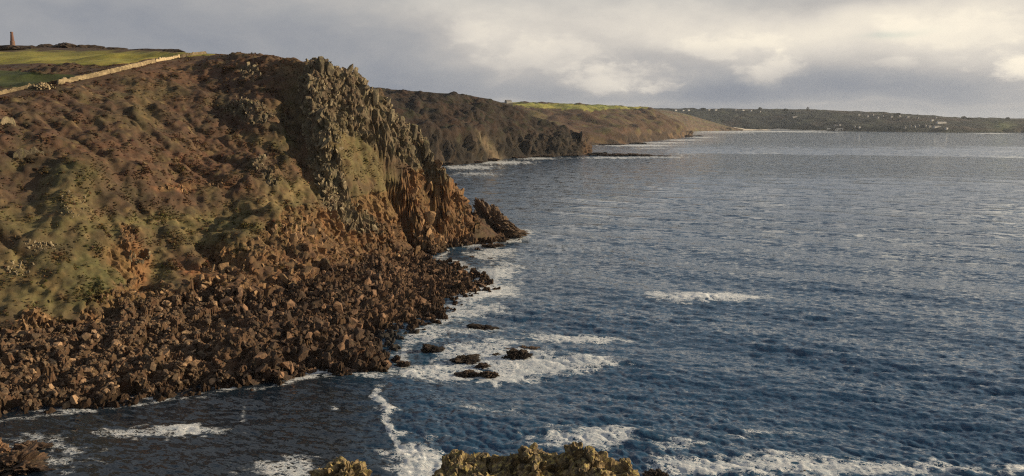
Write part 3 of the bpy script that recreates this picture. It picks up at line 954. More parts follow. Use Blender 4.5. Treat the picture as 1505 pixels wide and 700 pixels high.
def crag(label, poly, n_big, n_small, big, small, mat, tall=0.7, seed=0, lean=0.25, spacing=1.5):
    r = random.Random(seed)
    ids = pick([poly], n_big, spacing, seed=seed)
    if not ids: return None
    yaw0 = r.uniform(0, 1.5); tx, ty = r.gauss(0, .1), r.gauss(0, .1)
    base = NEAR['V'][ids].mean(0)
    root = empty('rock_crag', tuple(base)); tag(root, label, 'crag')
    for i in ids:
        v = NEAR['V'][i]; nn = NEAR['N'][i]; s = big[0] + (big[1] - big[0]) * r.random() ** 2
        me = variant(r.choice(COLS if r.random() < tall else BLOX), mat)
        o = bpy.data.objects.new('rock', me); col.objects.link(o); o.parent = root
        M = euler_tilt(nn, lean, 0.0) @ Euler((tx + r.gauss(0, .1), ty + r.gauss(0, .1), yaw0 + r.choice((0, math.pi / 2, math.pi)) + r.gauss(0, .15))).to_matrix()
        o.rotation_euler = M.to_euler(); hgt = r.uniform(0.8, 1.35)
        o.scale = (s * r.uniform(.7, 1.5), s * r.uniform(.6, 1.1), s * hgt)
        o.location = Vector(v) - Vector(base) - M @ Vector((0, 0, s * hgt * 0.86))
    ids = pick([poly], n_small, spacing * 0.45, seed=seed + 1)
    items = []
    for i in ids:
        v = NEAR['V'][i]; nn = NEAR['N'][i]; s = r.uniform(*small)
        a = r.choice(COLSA if r.random() < tall else BLOXA)
        M = euler_tilt(nn, lean, 0.0) @ Euler((tx + r.gauss(0, .2), ty + r.gauss(0, .2), yaw0 + r.choice((0, math.pi / 2, math.pi)) + r.gauss(0, .25))).to_matrix() @ Matrix.Diagonal((s, s * r.uniform(.7, 1.2), s * r.uniform(.8, 1.5)))
        items.append((a[0], a[1], M, v - base - np.array(M @ Vector((0, 0, 0.7)))))
    if items:
        o = merged('broken_rock', items, mat, root); o['kind'] = 'stuff'
    return root


crag('jagged grey granite crag on the skyline at the top of the ridge', [(436, 128), (458, 84), (486, 86), (530, 108), (552, 132), (560, 165), (530, 175), (500, 190), (470, 200), (445, 170)], 96, 363, (1.85, 4.47), (0.8, 1.9), M_crag, 0.25, 1, 0.45)
crag('pinnacled granite ridge running down from the skyline towards the sea', [(545, 128), (582, 160), (612, 186), (645, 236), (668, 268), (640, 268), (606, 250), (575, 225), (552, 190), (545, 165)], 72, 217, (2.02, 4.86), (0.9, 2.0), M_crag, 0.25, 2, 0.45)
crag('broken lichened rib of granite below the skyline crag', [(446, 185), (470, 200), (500, 195), (500, 240), (515, 290), (560, 335), (525, 345), (492, 325), (470, 290), (455, 240)], 76, 304, (1.34, 3.30), (0.6, 1.5), M_crag, 0.25, 3, 0.45)
crag('pale outcrop of upright granite slabs in the heather slope', Z_CRAGS[2], 28, 87, (1.26, 2.92), (0.6, 1.3), M_crag, 0.25, 4, 0.45)
crag('small square outcrop of granite just under the skyline by the wall end', Z_CRAGS[3], 14, 36, (1.18, 2.53), (0.6, 1.1), M_crag, 0.25, 5, 0.45)
crag('low yellowish outcrop in the grass above the cliff path', Z_CRAGS[4], 14, 43, (1.01, 2.33), (0.5, 1.1), M_crag, 0.25, 6, 0.45)
crag('ochre cliff face of upright slabs above the boulder beach', [(285, 415), (300, 388), (335, 362), (385, 348), (420, 320), (470, 320), (500, 335), (520, 388), (470, 400), (400, 428), (340, 428)], 96, 108, (1.51, 4.08), (0.7, 1.7), M_orange, 0.25, 7, 0.45)
crag('orange sunlit buttress dropping into the sea at the point', [(600, 300), (622, 250), (640, 240), (672, 272), (692, 302), (698, 362), (650, 362), (620, 350)], 81, 65, (1.85, 4.86), (0.8, 1.9), M_orange, 0.25, 8, 0.45)
crag('dark rocky ribs around the cleft behind the shore shelf', [(505, 330), (560, 330), (600, 335), (650, 365), (600, 376), (560, 380), (520, 388)], 52, 174, (1.51, 3.89), (0.8, 1.7), M_orange, 0.25, 9, 0.45)
crag('low orange cliff bitten out below the green slope', Z_CLIFFS[1], 33, 145, (1.18, 3.11), (0.5, 1.3), M_orange, 0.25, 10, 0.45)
crag('reddish slabs at the cliff foot beside the dark hollow', Z_CLIFFS[2], 14, 43, (1.01, 2.53), (0.5, 1.2), M_orange, 0.25, 11, 0.45)

for q_, (cx_, cy_, rx_, ry_, lab_) in enumerate([(256, 277, 26, 6, 'thin pinkish ledge of bare rock in the heather above the path'), (318, 270, 14, 6, 'small pinkish knob of rock at the end of the thin ledge'), (205, 378, 16, 10, 'pale crumbling rock scar below the path'),
                                      (186, 346, 9, 14, 'narrow upright rock at the head of the earthy gully'), (104, 300, 22, 22, 'tan broken rock on the flank of the green hummock'), (28, 392, 22, 12, 'pale stones half buried in the grass of the lower slope'), (60, 360, 26, 6, 'grey ledge of stones under the grassy terrace')]):
    crag(lab_, [(cx_ + rx_ * math.cos(a_) * 1.0, cy_ + ry_ * math.sin(a_)) for a_ in np.linspace(0, 6.0, 10)], 16, 40, (0.7, 1.7), (0.3, 0.9), M_orange if q_ in (0, 1, 3) else M_crag, 0.3, 40 + q_, 0.4, 0.9)

# single pinnacles on the ridge
PIN_M = [hull_mesh('pinnacle_shape', 1200 + i, 26, (1.0, 0.9, 1.0), 0.8) for i in range(5)]
for k, (pxb, pyb, pyt, wpx, lab) in enumerate([(471, 104, 84, 15, 'square granite tor standing highest on the skyline crag'), (484, 106, 93, 16, 'stepped granite block beside the square tor on the skyline'),
                                               (552, 150, 131, 12, 'narrow dark pinnacle in the notch below the skyline crag'), (574, 178, 160, 14, 'leaning granite pinnacle half way down the ridge'),
                                               (607, 200, 182, 15, 'pointed pinnacle on the ridge above the dark gully'), (624, 232, 205, 14, 'tall fin of rock on the lower ridge above the sea')]):
    h = hit(pxb, pyb); sc = h[1] / FPX
    me = PIN_M[k % 5].copy(); me.materials.clear(); me.materials.append(M_crag)
    o = link('granite_pinnacle', me, None); o.location = h - np.array((0, 0, 2.5)); o.rotation_euler = (0.05, random.uniform(-.15, .1), random.uniform(0, 3))
    o.scale = (wpx * sc, wpx * sc, (pyb - pyt) * sc + 2.5)
    tag(o, lab, 'pinnacle', 'pinnacles on the ridge')

# ------------------------------------------------------------------ boulder beach
def boulders(poly, n_top, n_all, szr, mat, label, name, group, shapes, shapesA, seed, stuff_label, cat='boulder', sink=0.35, expo=4.0):
    r = random.Random(seed)
    ids = pick([poly], n_all, 0.55, seed=seed)
    sizes = sorted((szr[0] + (szr[1] - szr[0]) * r.random() ** expo * r.random() for _ in ids), reverse=True)
    order = list(ids); r.shuffle(order)
    items = []
    for q, (i, s) in enumerate(zip(order, sizes)):
        v = NEAR['V'][i]
        M = Euler((r.uniform(-.5, .5), r.uniform(-.5, .5), r.uniform(0, 6.28))).to_matrix()
        sc = (s * r.uniform(.8, 1.3), s * r.uniform(.75, 1.1), s * r.uniform(.5, 1.0))
        k = r.randrange(len(shapes))
        loc = v - np.array((0, 0, s * sink))
        if q < n_top:
            o = bpy.data.objects.new(name, variant(shapes[k], mat)); col.objects.link(o)
            o.location = loc; o.rotation_euler = M.to_euler(); o.scale = sc
            tag(o, label, cat, group)
        else:
            MM = M @ Matrix.Diagonal(sc)
            items.append((shapesA[k][0], shapesA[k][1], MM, loc))
    o = merged('loose_stones', items, mat); tag(o, stuff_label, 'stones', kind='stuff')


boulders([(-60, 492), (20, 488), (60, 476), (130, 482), (200, 446), (250, 436), (300, 418), (345, 432), (360, 470), (330, 520), (345, 560), (300, 568), (200, 584), (100, 598), (0, 610), (-60, 616)],
         300, 10000, (0.3, 3.3), M_bould, 'rough brown boulder on the boulder beach below the green slope', 'boulder', 'boulders on the cove beach', BOLD + BLOX[:4], BOLDA + BLOXA[:4], 21, 'spread of smaller brown stones between the beach boulders')
boulders([(330, 430), (400, 430), (470, 402), (520, 390), (560, 380), (560, 420), (540, 470), (548, 505), (570, 538), (530, 548), (480, 546), (440, 552), (375, 564), (345, 560), (335, 510), (360, 470)],
         300, 6000, (0.35, 4.4), M_shore, 'angular dark brown rock on the shore below the ochre cliff', 'shore_rock', 'angular rocks on the shore', BLOX + COLS[:4], BLOXA + COLSA[:4], 22, 'rubble of dark brown shore stones under the ochre cliff', 'rock', 0.4)
boulders([(560, 380), (620, 370), (650, 372), (700, 396), (712, 408), (704, 430), (668, 442), (645, 462), (620, 480), (590, 478), (560, 470), (548, 440)],
         200, 2500, (0.35, 4.0), M_shore, 'flat reddish brown slab of the rock shelf running into the surf', 'shelf_rock', 'slabs of the rock shelf', BLOX, BLOXA, 23, 'broken reddish stones on the rock shelf', 'rock', 0.55)

# ------------------------------------------------------------------ rocks standing in the water
def sea_rock(pxc, pyw, wpx, hpx, label, mat=M_black, depth=0.7, seed=0, group=None, sub=4, skew=0.0, z0=0.0, yaw=None, wedge=0.0):
    c = at_level(pxc, pyw, 0.0); sc = math.hypot(c[0], c[1]) / FPX
    me = knobbly('sea_rock', seed, (wpx * sc * 1.15, wpx * sc * depth * 1.2, hpx * sc * (1.0 if wedge else 0.72) + 1.2), max(sub, 5) if wpx > 12 else sub, 14, 0.34, 0.10, 3.0, skew, wedge)
    me.polygons.foreach_set('use_smooth', np.zeros(len(me.polygons), bool))
    me.materials.append(mat)
    o = link('sea_rock', me); o.location = (c[0], c[1], -1.2 + z0)
    o.rotation_euler = (0, 0, 0.0 if yaw is None else yaw)
    tag(o, label, 'rock', group)
    return o


M_wedge = rock_mat('dark wedge rock', (0.035, 0.026, 0.020), (0.12, 0.080, 0.052), lich=0.1, wet=0.5)
isl = sea_rock(727, 348, 68, 72, 'big dark wedge of rock standing in the sea off the point', M_wedge, 0.6, 31, None, 6, -0.1, wedge=0.75)
for q, (a, b, w_, h_, lab, dep) in enumerate([
    (632, 515, 30, 13, 'dark rock awash at the mouth of the pebble inlet', .8), (590, 536, 20, 9, 'small dark rock in calm water off the shore rocks', .8),
    (562, 536, 18, 9, 'low rock off the tip of the shore rocks', .8), (709, 482, 46, 7, 'long low rock ringed by foam off the shelf', .5), (684, 530, 42, 13, 'largest rock of the skerry in white water', .8),
    (709, 538, 22, 8, 'wet rock in the middle of the foaming skerry', .7), (688, 549, 32, 8, 'flat ledge at the near edge of the foaming skerry', .6), (722, 551, 30, 8, 'low dark ledge beside the flat ledge in the foam', .6),
    (762, 526, 32, 15, 'upright rock at the seaward side of the skerry', .8), (772, 514, 46, 9, 'long flat rock behind the upright skerry rock', .6), (730, 522, 18, 6, 'small rock between the skerry ledges', .8), (743, 527, 14, 6, 'tiny rock beside the upright skerry rock', .8),
    (723, 363, 30, 9, 'low black rock in the surf inside the wedge rock', .7), (702, 366, 10, 5, 'tiny black rock close under the point', .8), (695, 379, 10, 5, 'tiny rock in the surf off the shelf', .8), (718, 381, 11, 4, 'tiny awash rock seaward of the shelf', .8),
    (459, 548, 13, 9, 'knob of reddish rock in the cove wash', .8), (508, 548, 26, 8, 'low brown rock at the foot of the shore rocks', .8),
    (968, 704, 38, 18, 'rounded dark brown rock standing in white water', .9), (1184, 698, 26, 7, 'small brown rock showing through the foam streaks', .6), (20, 690, 80, 36, 'rough dark reef in the cove wash with tan patches', .7), (45, 660, 46, 13, 'low black rock off the reef in the cove', .5), (-10, 668, 40, 26, 'tan topped rock at the back of the cove reef', .8),
    (1452, 197.5, 9, 0.6, 'low reef off the far village', .6)]):
    sea_rock(a, b, w_, h_, lab, M_shore if q in (16, 17, 20, 22) else M_black, dep, 50 + q, 'rocks standing in the water', 5 if w_ > 30 else 4)
# rock spit beyond the far headland
for q, (a, b, w_, h_) in enumerate([(880, 228.5, 26, 6), (905, 229, 34, 5), (928, 229, 26, 4.5), (950, 229.5, 30, 3.6), (975, 229.8, 20, 1.8)]):
    sea_rock(a, b, w_, h_, ['blocky root of the black rock spit under the far headland', 'thick middle of the black rock spit under the far headland', 'saddle of the black rock spit beyond the far headland', 'low outer back of the black rock spit', 'half drowned tip of the black rock spit'][q], M_black, 0.8, 90 + q, 'rocks of the far spit', 4)
for q, (a, b, w_, h_) in enumerate([(655, 243, 22, 7), (678, 241, 18, 6), (700, 239.5, 22, 5), (722, 237, 20, 6), (760, 232.5, 24, 4), (800, 231, 26, 4), (838, 229.5, 24, 4)]):
    sea_rock(a, b, w_, h_, 'dark rock at the foot of the far headland', M_black, 0.8, 110 + q, 'rocks at the foot of the far headland', 4)
for q, (a, b, w_, h_) in enumerate([(900, 213, 30, 3), (935, 211.5, 24, 3), (1008, 201.5, 18, 4), (1024, 200.5, 16, 2)]):
    sea_rock(a, b, w_, h_, 'low dark rock below the brown far headland', M_black, 0.8, 130 + q, 'rocks below the brown headland', 3)

# ------------------------------------------------------------------ lichen-yellow outcrop just below the viewpoint
def outcrop(prof, Yc, label, seed, wide=5.5):
    """a ledge of solid rock whose crest follows the given outline, broken into blocks"""
    pr = np.array(prof, float); n1_ = int((pr[-1, 0] - pr[0, 0]) / 1.5) + 1; pxs = np.linspace(pr[0, 0], pr[-1, 0], n1_)
    pys = np.interp(pxs, pr[:, 0], pr[:, 1])
    vs_ = np.arange(-wide, 4.8, 0.065)
    U, W = np.meshgrid(np.arange(n1_), vs_, indexing='ij')
    X_ = np.empty(U.shape); Z_ = np.empty(U.shape)
    for k_ in range(n1_):
        c_ = at_depth(pxs[k_], pys[k_], Yc)
        X_[k_] = c_[0] * (1 + vs_ * 0.004); Z_[k_] = c_[2]
    Y_ = Yc + W
    q_ = np.stack([X_.ravel(), Y_.ravel(), 0 * X_.ravel()], 1)
    wav = (fbm(q_ / 2.2, 3, seed) * 0.55).reshape(U.shape)
    low = np.where(W < 0, 0.30 * np.maximum(-W - 0.3, 0) + 0.10 * np.maximum(-W - 2.5, 0) ** 1.5, 0.55 * W ** 1.5)
    endf = np.minimum(U, n1_ - 1 - U) / 14.0
    Z_ = Z_ - low - 1.6 * np.clip(1 - endf, 0, 1) ** 2 + wav * np.clip(np.abs(W) / 1.5, 0, 1)
    V_ = np.stack([X_.ravel(), Y_.ravel(), Z_.ravel()], 1)
    N_ = grid_normals(V_, n1_, len(vs_))
    if N_[:, 2].mean() < 0: N_ = -N_
    d_ = facets(V_ / 1.5, seed, .9) * 0.50 + facets(V_ / 0.55, seed + 1, .9) * 0.22 + facets(V_ / 0.22, seed + 2) * 0.085 - 0.12
    V_ = V_ + N_ * d_[:, None]
    me = mesh_np('outcrop_rock', V_, grid_faces(n1_, len(vs_)), smooth=False); me.materials.append(M_front)
    tag(link('outcrop_rock', me), label, 'rock', 'rocks of the outcrop below the viewpoint')


outcrop([(618, 712), (630, 688), (645, 676), (660, 669), (700, 667), (725, 664), (742, 670), (758, 662), (772, 656), (786, 653), (798, 660), (812, 668), (826, 666), (838, 657), (850, 654), (872, 656), (886, 664), (896, 678), (912, 682), (926, 676), (936, 690), (950, 712)], 46.0, 'long craggy outcrop crusted with yellow lichen above the surf', 71)
outcrop([(440, 712), (456, 692), (474, 688), (492, 682), (508, 674), (522, 676), (536, 688), (552, 712)], 44.0, 'separate small lichened rock left alone beside the long outcrop', 81)

# ------------------------------------------------------------------ scrub on the near slope
M_scrub, t, out = mat_new('heather and grass tufts')
sc_col = attr(t, 'Col').outputs['Color']
b = t.new('ShaderNodeBsdfDiffuse'); t.put(b.inputs['Color'], sc_col)
tl = t.new('ShaderNodeBsdfTranslucent'); t.put(tl.inputs['Color'], sc_col)
ms = t.new('ShaderNodeMixShader'); ms.inputs[0].default_value = 0.45
t.l.new(b.outputs[0], ms.inputs[1]); t.l.new(tl.outputs[0], ms.inputs[2]); t.l.new(ms.outputs[0], out.inputs[0])
v = NEAR['V']; view = np.array((0, 0, CAM_H)) - v
cand = np.nonzero((NEAR['rock'] < 0.45) & ~NEAR['fld'] & (v[:, 2] > 5) & (v[:, 1] < 425) & ((NEAR['N'] * view).sum(1) > -6) & (NEAR['px'] > -50) & (NEAR['px'] < 720))[0]
wgt = 1 / np.clip(NEAR['N'][cand, 2], .3, 1) / (1 + (v[cand, 1] / 300.0) ** 2)
wgt = wgt * (0.03 + sstep(fbm(v[cand] / 4.5, 3, 145), -0.05, 0.45))
NT_ = 24000
ids = rng.choice(cand, NT_, replace=True, p=wgt / wgt.sum())
base = v[ids] + rng.uniform(-.3, .3, (NT_, 3)) * np.array((1, 1, 0))
cl = fbm(base / 6.0, 2, 140)
size = rng.uniform(0.35, 0.75, NT_) * (1 + 1.6 * np.clip(cl - 0.1, 0, 1))
NB = 8
ang = rng.uniform(0, 2 * math.pi, (NT_, NB)); el = rng.uniform(0.35, 1.0, (NT_, NB))
tip = np.stack([np.cos(ang) * (1.1 - el), np.sin(ang) * (1.1 - el), el * 0.55 + 0.08], -1) * size[:, None, None]
side = np.stack([-np.sin(ang), np.cos(ang), np.zeros_like(ang)], -1) * (size * 0.26)[:, None, None]
root_ = np.stack([np.cos(ang), np.sin(ang), np.zeros_like(ang)], -1) * (size * 0.18)[:, None, None]
Bp = base[:, None, :] - np.array((0, 0, 0.15))
TV = np.stack([Bp + root_ - side, Bp + root_ + side, Bp + tip + side * .35, Bp + tip - side * .35], 2).reshape(-1, 3)
TF = np.arange(len(TV)).reshape(-1, 4)
cc_ = NEAR['C'][ids] * rng.uniform(1.1, 2.1, (NT_, 1)) * (1 + rng.normal(0, 0.10, (NT_, 3)))
cc_ = np.clip(cc_, 0.008, 0.4)
TC = np.repeat(cc_, NB * 4, 0)
me = mesh_np('scrub', TV, TF, smooth=False); vcol(me, 'Col', TC)
tag(link('scrub', me, M_scrub), 'brown heather, bracken and grass covering the cliff slope', 'heather', kind='stuff')

# ------------------------------------------------------------------ field wall on the cliff top
M_wall = rock_mat('pale field wall', (0.20, 0.155, 0.09), (0.38, 0.30, 0.18), lich=0.1, sc=1.2, wet=-50, bump=0.5)


def wall(name, pts, height, thick, label, cat='wall', rough=0.07, seed=0, mat=None):
    r = np.random.default_rng(seed)
    P = resample(np.array(pts), max(8, int(np.linalg.norm(np.array(pts[0]) - np.array(pts[-1])) / 0.6)))
    z = np.array([ground(p[0], p[1]) for p in P]); n = len(P)
    tg = np.gradient(P[:, :2], axis=0); tg /= np.linalg.norm(tg, axis=1)[:, None]; nr_ = np.stack([-tg[:, 1], tg[:, 0]], 1)
    hgt = height * (1 + rough * r.normal(size=n)); hgt[0] *= .5; hgt[-1] *= .5
    prof = [(-.5, -1.0), (-.47, .35), (-.40, .7), (-.3, 1.0), (.3, 1.0), (.4, .7), (.47, .35), (.5, -1.0)]
    R_ = []
    for o_, hh in prof:
        q = np.zeros((n, 3)); j = r.normal(0, 0.05, (n,))
        q[:, :2] = P[:, :2] + nr_ * (o_ * thick + j)[:, None]; q[:, 2] = z + hgt * hh + r.normal(0, .03, n)
        R_.append(q)
    A = np.stack(R_, 1); Vw = A.reshape(-1, 3); F = grid_faces(n, len(prof))
    k = len(prof)
    me = bpy.data.meshes.new(name)
    me.from_pydata([tuple(x) for x in Vw], [], [tuple(f) for f in F] + [tuple(range(k))[::-1], tuple(range((n - 1) * k, n * k))]); me.update()
    o = link(name, me, mat or M_wall)
    return tag(o, label, cat)


def wl(L):
    out_ = []
    for (a0, b0, _), (a1, b1, _) in zip(L[:-1], L[1:]):
        out_ += [hit(a0 + (a1 - a0) * q / 6, b0 + (b1 - b0) * q / 6) for q in range(6)]
    return [p_ for p_ in out_ + [hit(L[-1][0], L[-1][1])] if p_ is not None and p_[1] < 480]



wall('stone_wall', wl([(84, 124, 297), (140, 112, 314), (186, 101, 330), (228, 91, 345)]), 1.3, 1.0, 'long pale stone wall climbing straight across the top of the heather slope', seed=1)
wall('stone_wall', wl([(228, 90, 346), (248, 87, 354), (264, 84, 361)]), 0.9, 0.9, 'low tumbled stretch of wall between the two pale lengths', seed=2, rough=.25)
wall('stone_wall', wl([(264, 84, 361), (295, 80, 374), (322, 78, 386)]), 1.2, 1.0, 'upper length of pale stone wall reaching the skyline', seed=3)
wall('stone_wall', wl([(-60, 152, 262), (0, 138, 277), (30, 131, 284), (52, 127, 288)]), 0.9, 0.9, 'low ruined wall at the foot of the dark green field', seed=4, rough=.3)
h = hit(63, 130)
heap = empty('rubble_heap', tuple(h)); tag(heap, 'pale heap of rubble at the lower end of the long wall', 'rubble')
for q in range(60):
    sz = random.uniform(.5, 1.3); gx, gy = random.gauss(0, 1.6), random.gauss(0, 1.0)
    o = bpy.data.objects.new('stone', variant(random.choice(BOLD), M_wall)); col.objects.link(o); o.parent = heap
    o.scale = (sz, sz, sz); o.rotation_euler = (random.uniform(-1, 1), random.uniform(-1, 1), random.uniform(0, 6))
    o.location = (gx, gy, float(ground(h[0] + gx, h[1] + gy)) - h[2] + max(0, 1.2 - 0.35 * math.hypot(gx, gy)) * random.random())
wall('ruined_wall', [hit(18, 233), hit(40, 230), hit(66, 230)], 1.9, 1.0, 'grey ruined wall stub in the heather above the dark hollow', seed=5, rough=.3, mat=M_crag)
wall('ruined_wall', [hit(-8, 184), hit(12, 181), hit(24, 184)], 1.2, 0.8, 'pale broken wall stub high on the heather slope', seed=6, rough=.4, mat=M_crag)

# ------------------------------------------------------------------ mine stack on the skyline
M_stack = flat_mat('weathered brick', (0.14, 0.078, 0.060), nsc=0.6, amt=0.35)
M_stone = flat_mat('granite masonry', (0.16, 0.10, 0.075), nsc=0.8, amt=0.35)
cb = at_depth(19, 70, 640); zb = float(ground(cb[0], cb[1])); top = at_depth(18.5, 47, 640)[2]
root = empty('mine_stack', (cb[0], cb[1], zb - 0.6)); tag(root, 'tapering brick mine chimney standing alone on the skyline', 'chimney')
tall = top - zb + 0.6


def lathe(name, prof, mat, parent, nseg=24, loc=(0, 0, 0)):
    Vl = []; n = len(prof)
    for r_, z_ in prof:
        for k in range(nseg): Vl.append((r_ * math.cos(2 * math.pi * k / nseg), r_ * math.sin(2 * math.pi * k / nseg), z_))
    F = [(i * nseg + k, i * nseg + (k + 1) % nseg, (i + 1) * nseg + (k + 1) % nseg, (i + 1) * nseg + k) for i in range(n - 1) for k in range(nseg)]
    me = bpy.data.meshes.new(name); me.from_pydata(Vl, [], F); me.update()
    o = link(name, me, mat, parent); o.location = loc
    return o


lathe('stone_shaft', [(1.95, 0), (1.8, tall * .25), (1.62, tall * .5), (1.5, tall * .505), (1.38, tall * .505)], M_stone, root)
lathe('brick_shaft', [(1.4, tall * .5), (0.92, tall * .93), (0.8, tall * .93)], M_stack, root)
lathe('cap', [(0.9, tall * .925), (1.08, tall * .935), (1.08, tall * .96), (0.95, tall), (0.65, tall), (0.65, tall * .9)], M_stack, root)

# dark heather hummocks on the skyline behind the upper field
M_hum = flat_mat('skyline heath', (0.045, 0.032, 0.022), nsc=0.3, amt=0.5)
for q, (a, b, wpx, hpx) in enumerate([(10, 71, 60, 5), (40, 71, 50, 4), (92, 71, 40, 7), (125, 72, 60, 5), (70, 71, 44, 5), (160, 72, 50, 3.5), (200, 74, 70, 3), (250, 75, 60, 2.5)]):
    c = at_depth(a, b, 600 + 8 * q); sc = c[1] / FPX; z = float(ground(c[0], c[1]))
    me = knobbly('heath_hummock', 700 + q, (wpx * sc, 16, hpx * sc + 3), 4, 8, 0.06, 0.12, 3.0); me.materials.append(M_hum)
    o = link('heath_hummock', me); o.location = (c[0], c[1], max(z, c[2]) - 3)
    tag(o, 'dark heathery mound along the skyline behind the bright field', 'mound', 'heathery mounds behind the field')

# ------------------------------------------------------------------ sea
def wave_tile(n, L, peak, direction, spread, seed, cutoff):
    g = np.random.default_rng(seed)
    k1 = np.fft.fftfreq(n, L / n) * 2 * math.pi
    kx, ky = np.meshgrid(k1, k1, indexing='ij'); k = np.hypot(kx, ky); k[0, 0] = 1e-6
    kp = 2 * math.pi / peak
    S_ = np.exp(-1.25 * (kp / k) ** 2) / k ** 3.7 * np.exp(-(k / cutoff) ** 2)
    cosd = (kx * direction[0] + ky * direction[1]) / k
    S_ *= (0.05 + np.abs(cosd) ** spread); S_[0, 0] = 0
    Hh = (g.normal(size=(n, n)) + 1j * g.normal(size=(n, n))) * np.sqrt(S_)
    h = np.fft.ifft2(Hh).real
    dx_ = np.fft.ifft2(-1j * kx / k * Hh).real; dy_ = np.fft.ifft2(-1j * ky / k * Hh).real
    s = h.std()
    return h / s, dx_ / s, dy_ / s


def tile_at(T, L, x, y):
    n = T.shape[0]; u = (x / L * n) % n; v_ = (y / L * n) % n
    i = u.astype(int); j = v_.astype(int); a = u - i; b = v_ - j; i1 = (i + 1) % n; j1 = (j + 1) % n; i %= n; j %= n
    return T[i, j] * (1 - a) * (1 - b) + T[i1, j] * a * (1 - b) + T[i, j1] * (1 - a) * b + T[i1, j1] * a * b


LA, LB = 170.0, 113.0
TA = wave_tile(640, LA, 9.0, (-0.34, -0.94), 5.0, 1, 9.0)
TB = wave_tile(640, LB, 2.6, (-0.75, -0.66), 3.0, 2, 9.0)

FOAM = [  # px, py, rx, ry, strength      (white water, set on the sea surface)
    (740, 350, 30, 5, .8), (765, 343, 22, 5, .9), (705, 358, 22, 6, .7), (722, 372, 34, 9, .75), (748, 392, 26, 6, .5), (728, 402, 26, 9, 1.0), (715, 428, 34, 10, 1.0), (742, 425, 24, 10, .7),
    (690, 440, 22, 5, .9), (690, 456, 46, 8, .8), (655, 468, 24, 6, .7), (650, 488, 40, 7, .75), (628, 498, 14, 4, .8), (712, 484, 36, 5, .6), (690, 510, 54, 7, .6), (700, 520, 60, 12, .75), (640, 540, 40, 5, 1.0), (602, 546, 22, 5, 1.0),
    (655, 552, 50, 6, .7), (720, 548, 70, 11, .9), (775, 535, 52, 14, .95), (820, 540, 50, 9, .8), (868, 532, 34, 7, 1.0), (850, 498, 52, 5, .85), (880, 497, 34, 4, .8), (800, 494, 46, 4, .6), (735, 505, 40, 5, .65),
    (1040, 438, 52, 5.5, 1.25), (1085, 439, 40, 4, 1.0), (968, 434, 16, 4, .9), (1000, 441, 26, 3, .9), (1262, 347, 8, 2, .7),
    (570, 603, 22, 3.5, .75), (592, 606, 16, 2.5, .5), (585, 635, 12, 4, .6), (600, 664, 26, 9, 1.1), (628, 680, 42, 14, 1.0), (612, 692, 20, 10, 1.1), (560, 570, 8, 4, .5),
    (860, 645, 62, 14, .8), (900, 640, 46, 10, .55), (820, 655, 40, 10, .55), (1000, 655, 60, 8, .45), (1100, 640, 60, 6, .42), (690, 600, 50, 6, .35), (730, 604, 60, 5, .35), (640, 640, 30, 10, .3),
    (1040, 690, 80, 12, .75), (1130, 684, 90, 12, .7), (1230, 690, 100, 12, .75), (1330, 688, 90, 10, .65), (1420, 692, 60, 8, .5), (1493, 688, 16, 7, 1.1), (1180, 670, 60, 5, .4), (980, 680, 30, 14, .6),
    (270, 632, 46, 8, .95), (195, 637, 50, 6, .6), (310, 630, 34, 5, .6), (150, 636, 26, 6, .4), (430, 552, 34, 5, .8), (400, 557, 30, 4, .7), (470, 547, 20, 4, .7), (540, 551, 24, 4, .7), (357, 612, 4, 12, .4),
    (50, 655, 40, 12, .42), (95, 675, 40, 20, .45), (70, 641, 30, 5, .4), (420, 688, 50, 12, .6), (380, 696, 40, 8, .55), (440, 672, 30, 8, .4), (492, 600, 6, 3, .4),
    (100, 604, 60, 3, .5), (230, 584, 60, 3, .55), (320, 569, 40, 3, .6),
    (690, 246, 40, 3, .8), (740, 239, 40, 2.5, .8), (790, 233, 30, 1.6, .8), (700, 256, 40, 3, .5), (900, 232, 50, 1.5, .7), (975, 231, 40, 1.3, .7), (1010, 227, 30, .9, .5),
    (940, 214, 50, 1.3, .9), (975, 210, 34, 1.2, .8), (1000, 206, 30, 1.0, .8), (1030, 202, 20, .9, .8), (960, 218, 30, .9, .6), (1060, 195.5, 60, .7, .7), (1130, 193.6, 70, .7, .9), (1060, 193.5, 40, .6, .9), (1200, 194.4, 40, .6, .7), (1460, 196.5, 26, .6, .9),
]
_chain = [(554, 577), (548, 587), (562, 591), (574, 602), (566, 612), (571, 624), (575, 638), (584, 651), (592, 666), (604, 688)]
for (a0, b0), (a1, b1) in zip(_chain[:-1], _chain[1:]):
    for q_ in range(3): FOAM.append((a0 + (a1 - a0) * q_ / 3, b0 + (b1 - b0) * q_ / 3, 5.0, 2.6, .95))
BREAK = [(1040, 440, 46, 6, 1.0), (556, 585, 10, 5, .9), (570, 604, 12, 4, .9), (574, 632, 7, 6, .8), (610, 672, 22, 12, .7), (270, 632, 40, 7, .6), (868, 532, 26, 6, .8), (602, 546, 18, 5, .7), (640, 541, 30, 4, .5),
         (850, 498, 40, 4, .6), (728, 402, 18, 7, .6), (690, 443, 20, 4, .5), (1493, 690, 14, 7, .9), (960, 640, 60, 5, .7)]

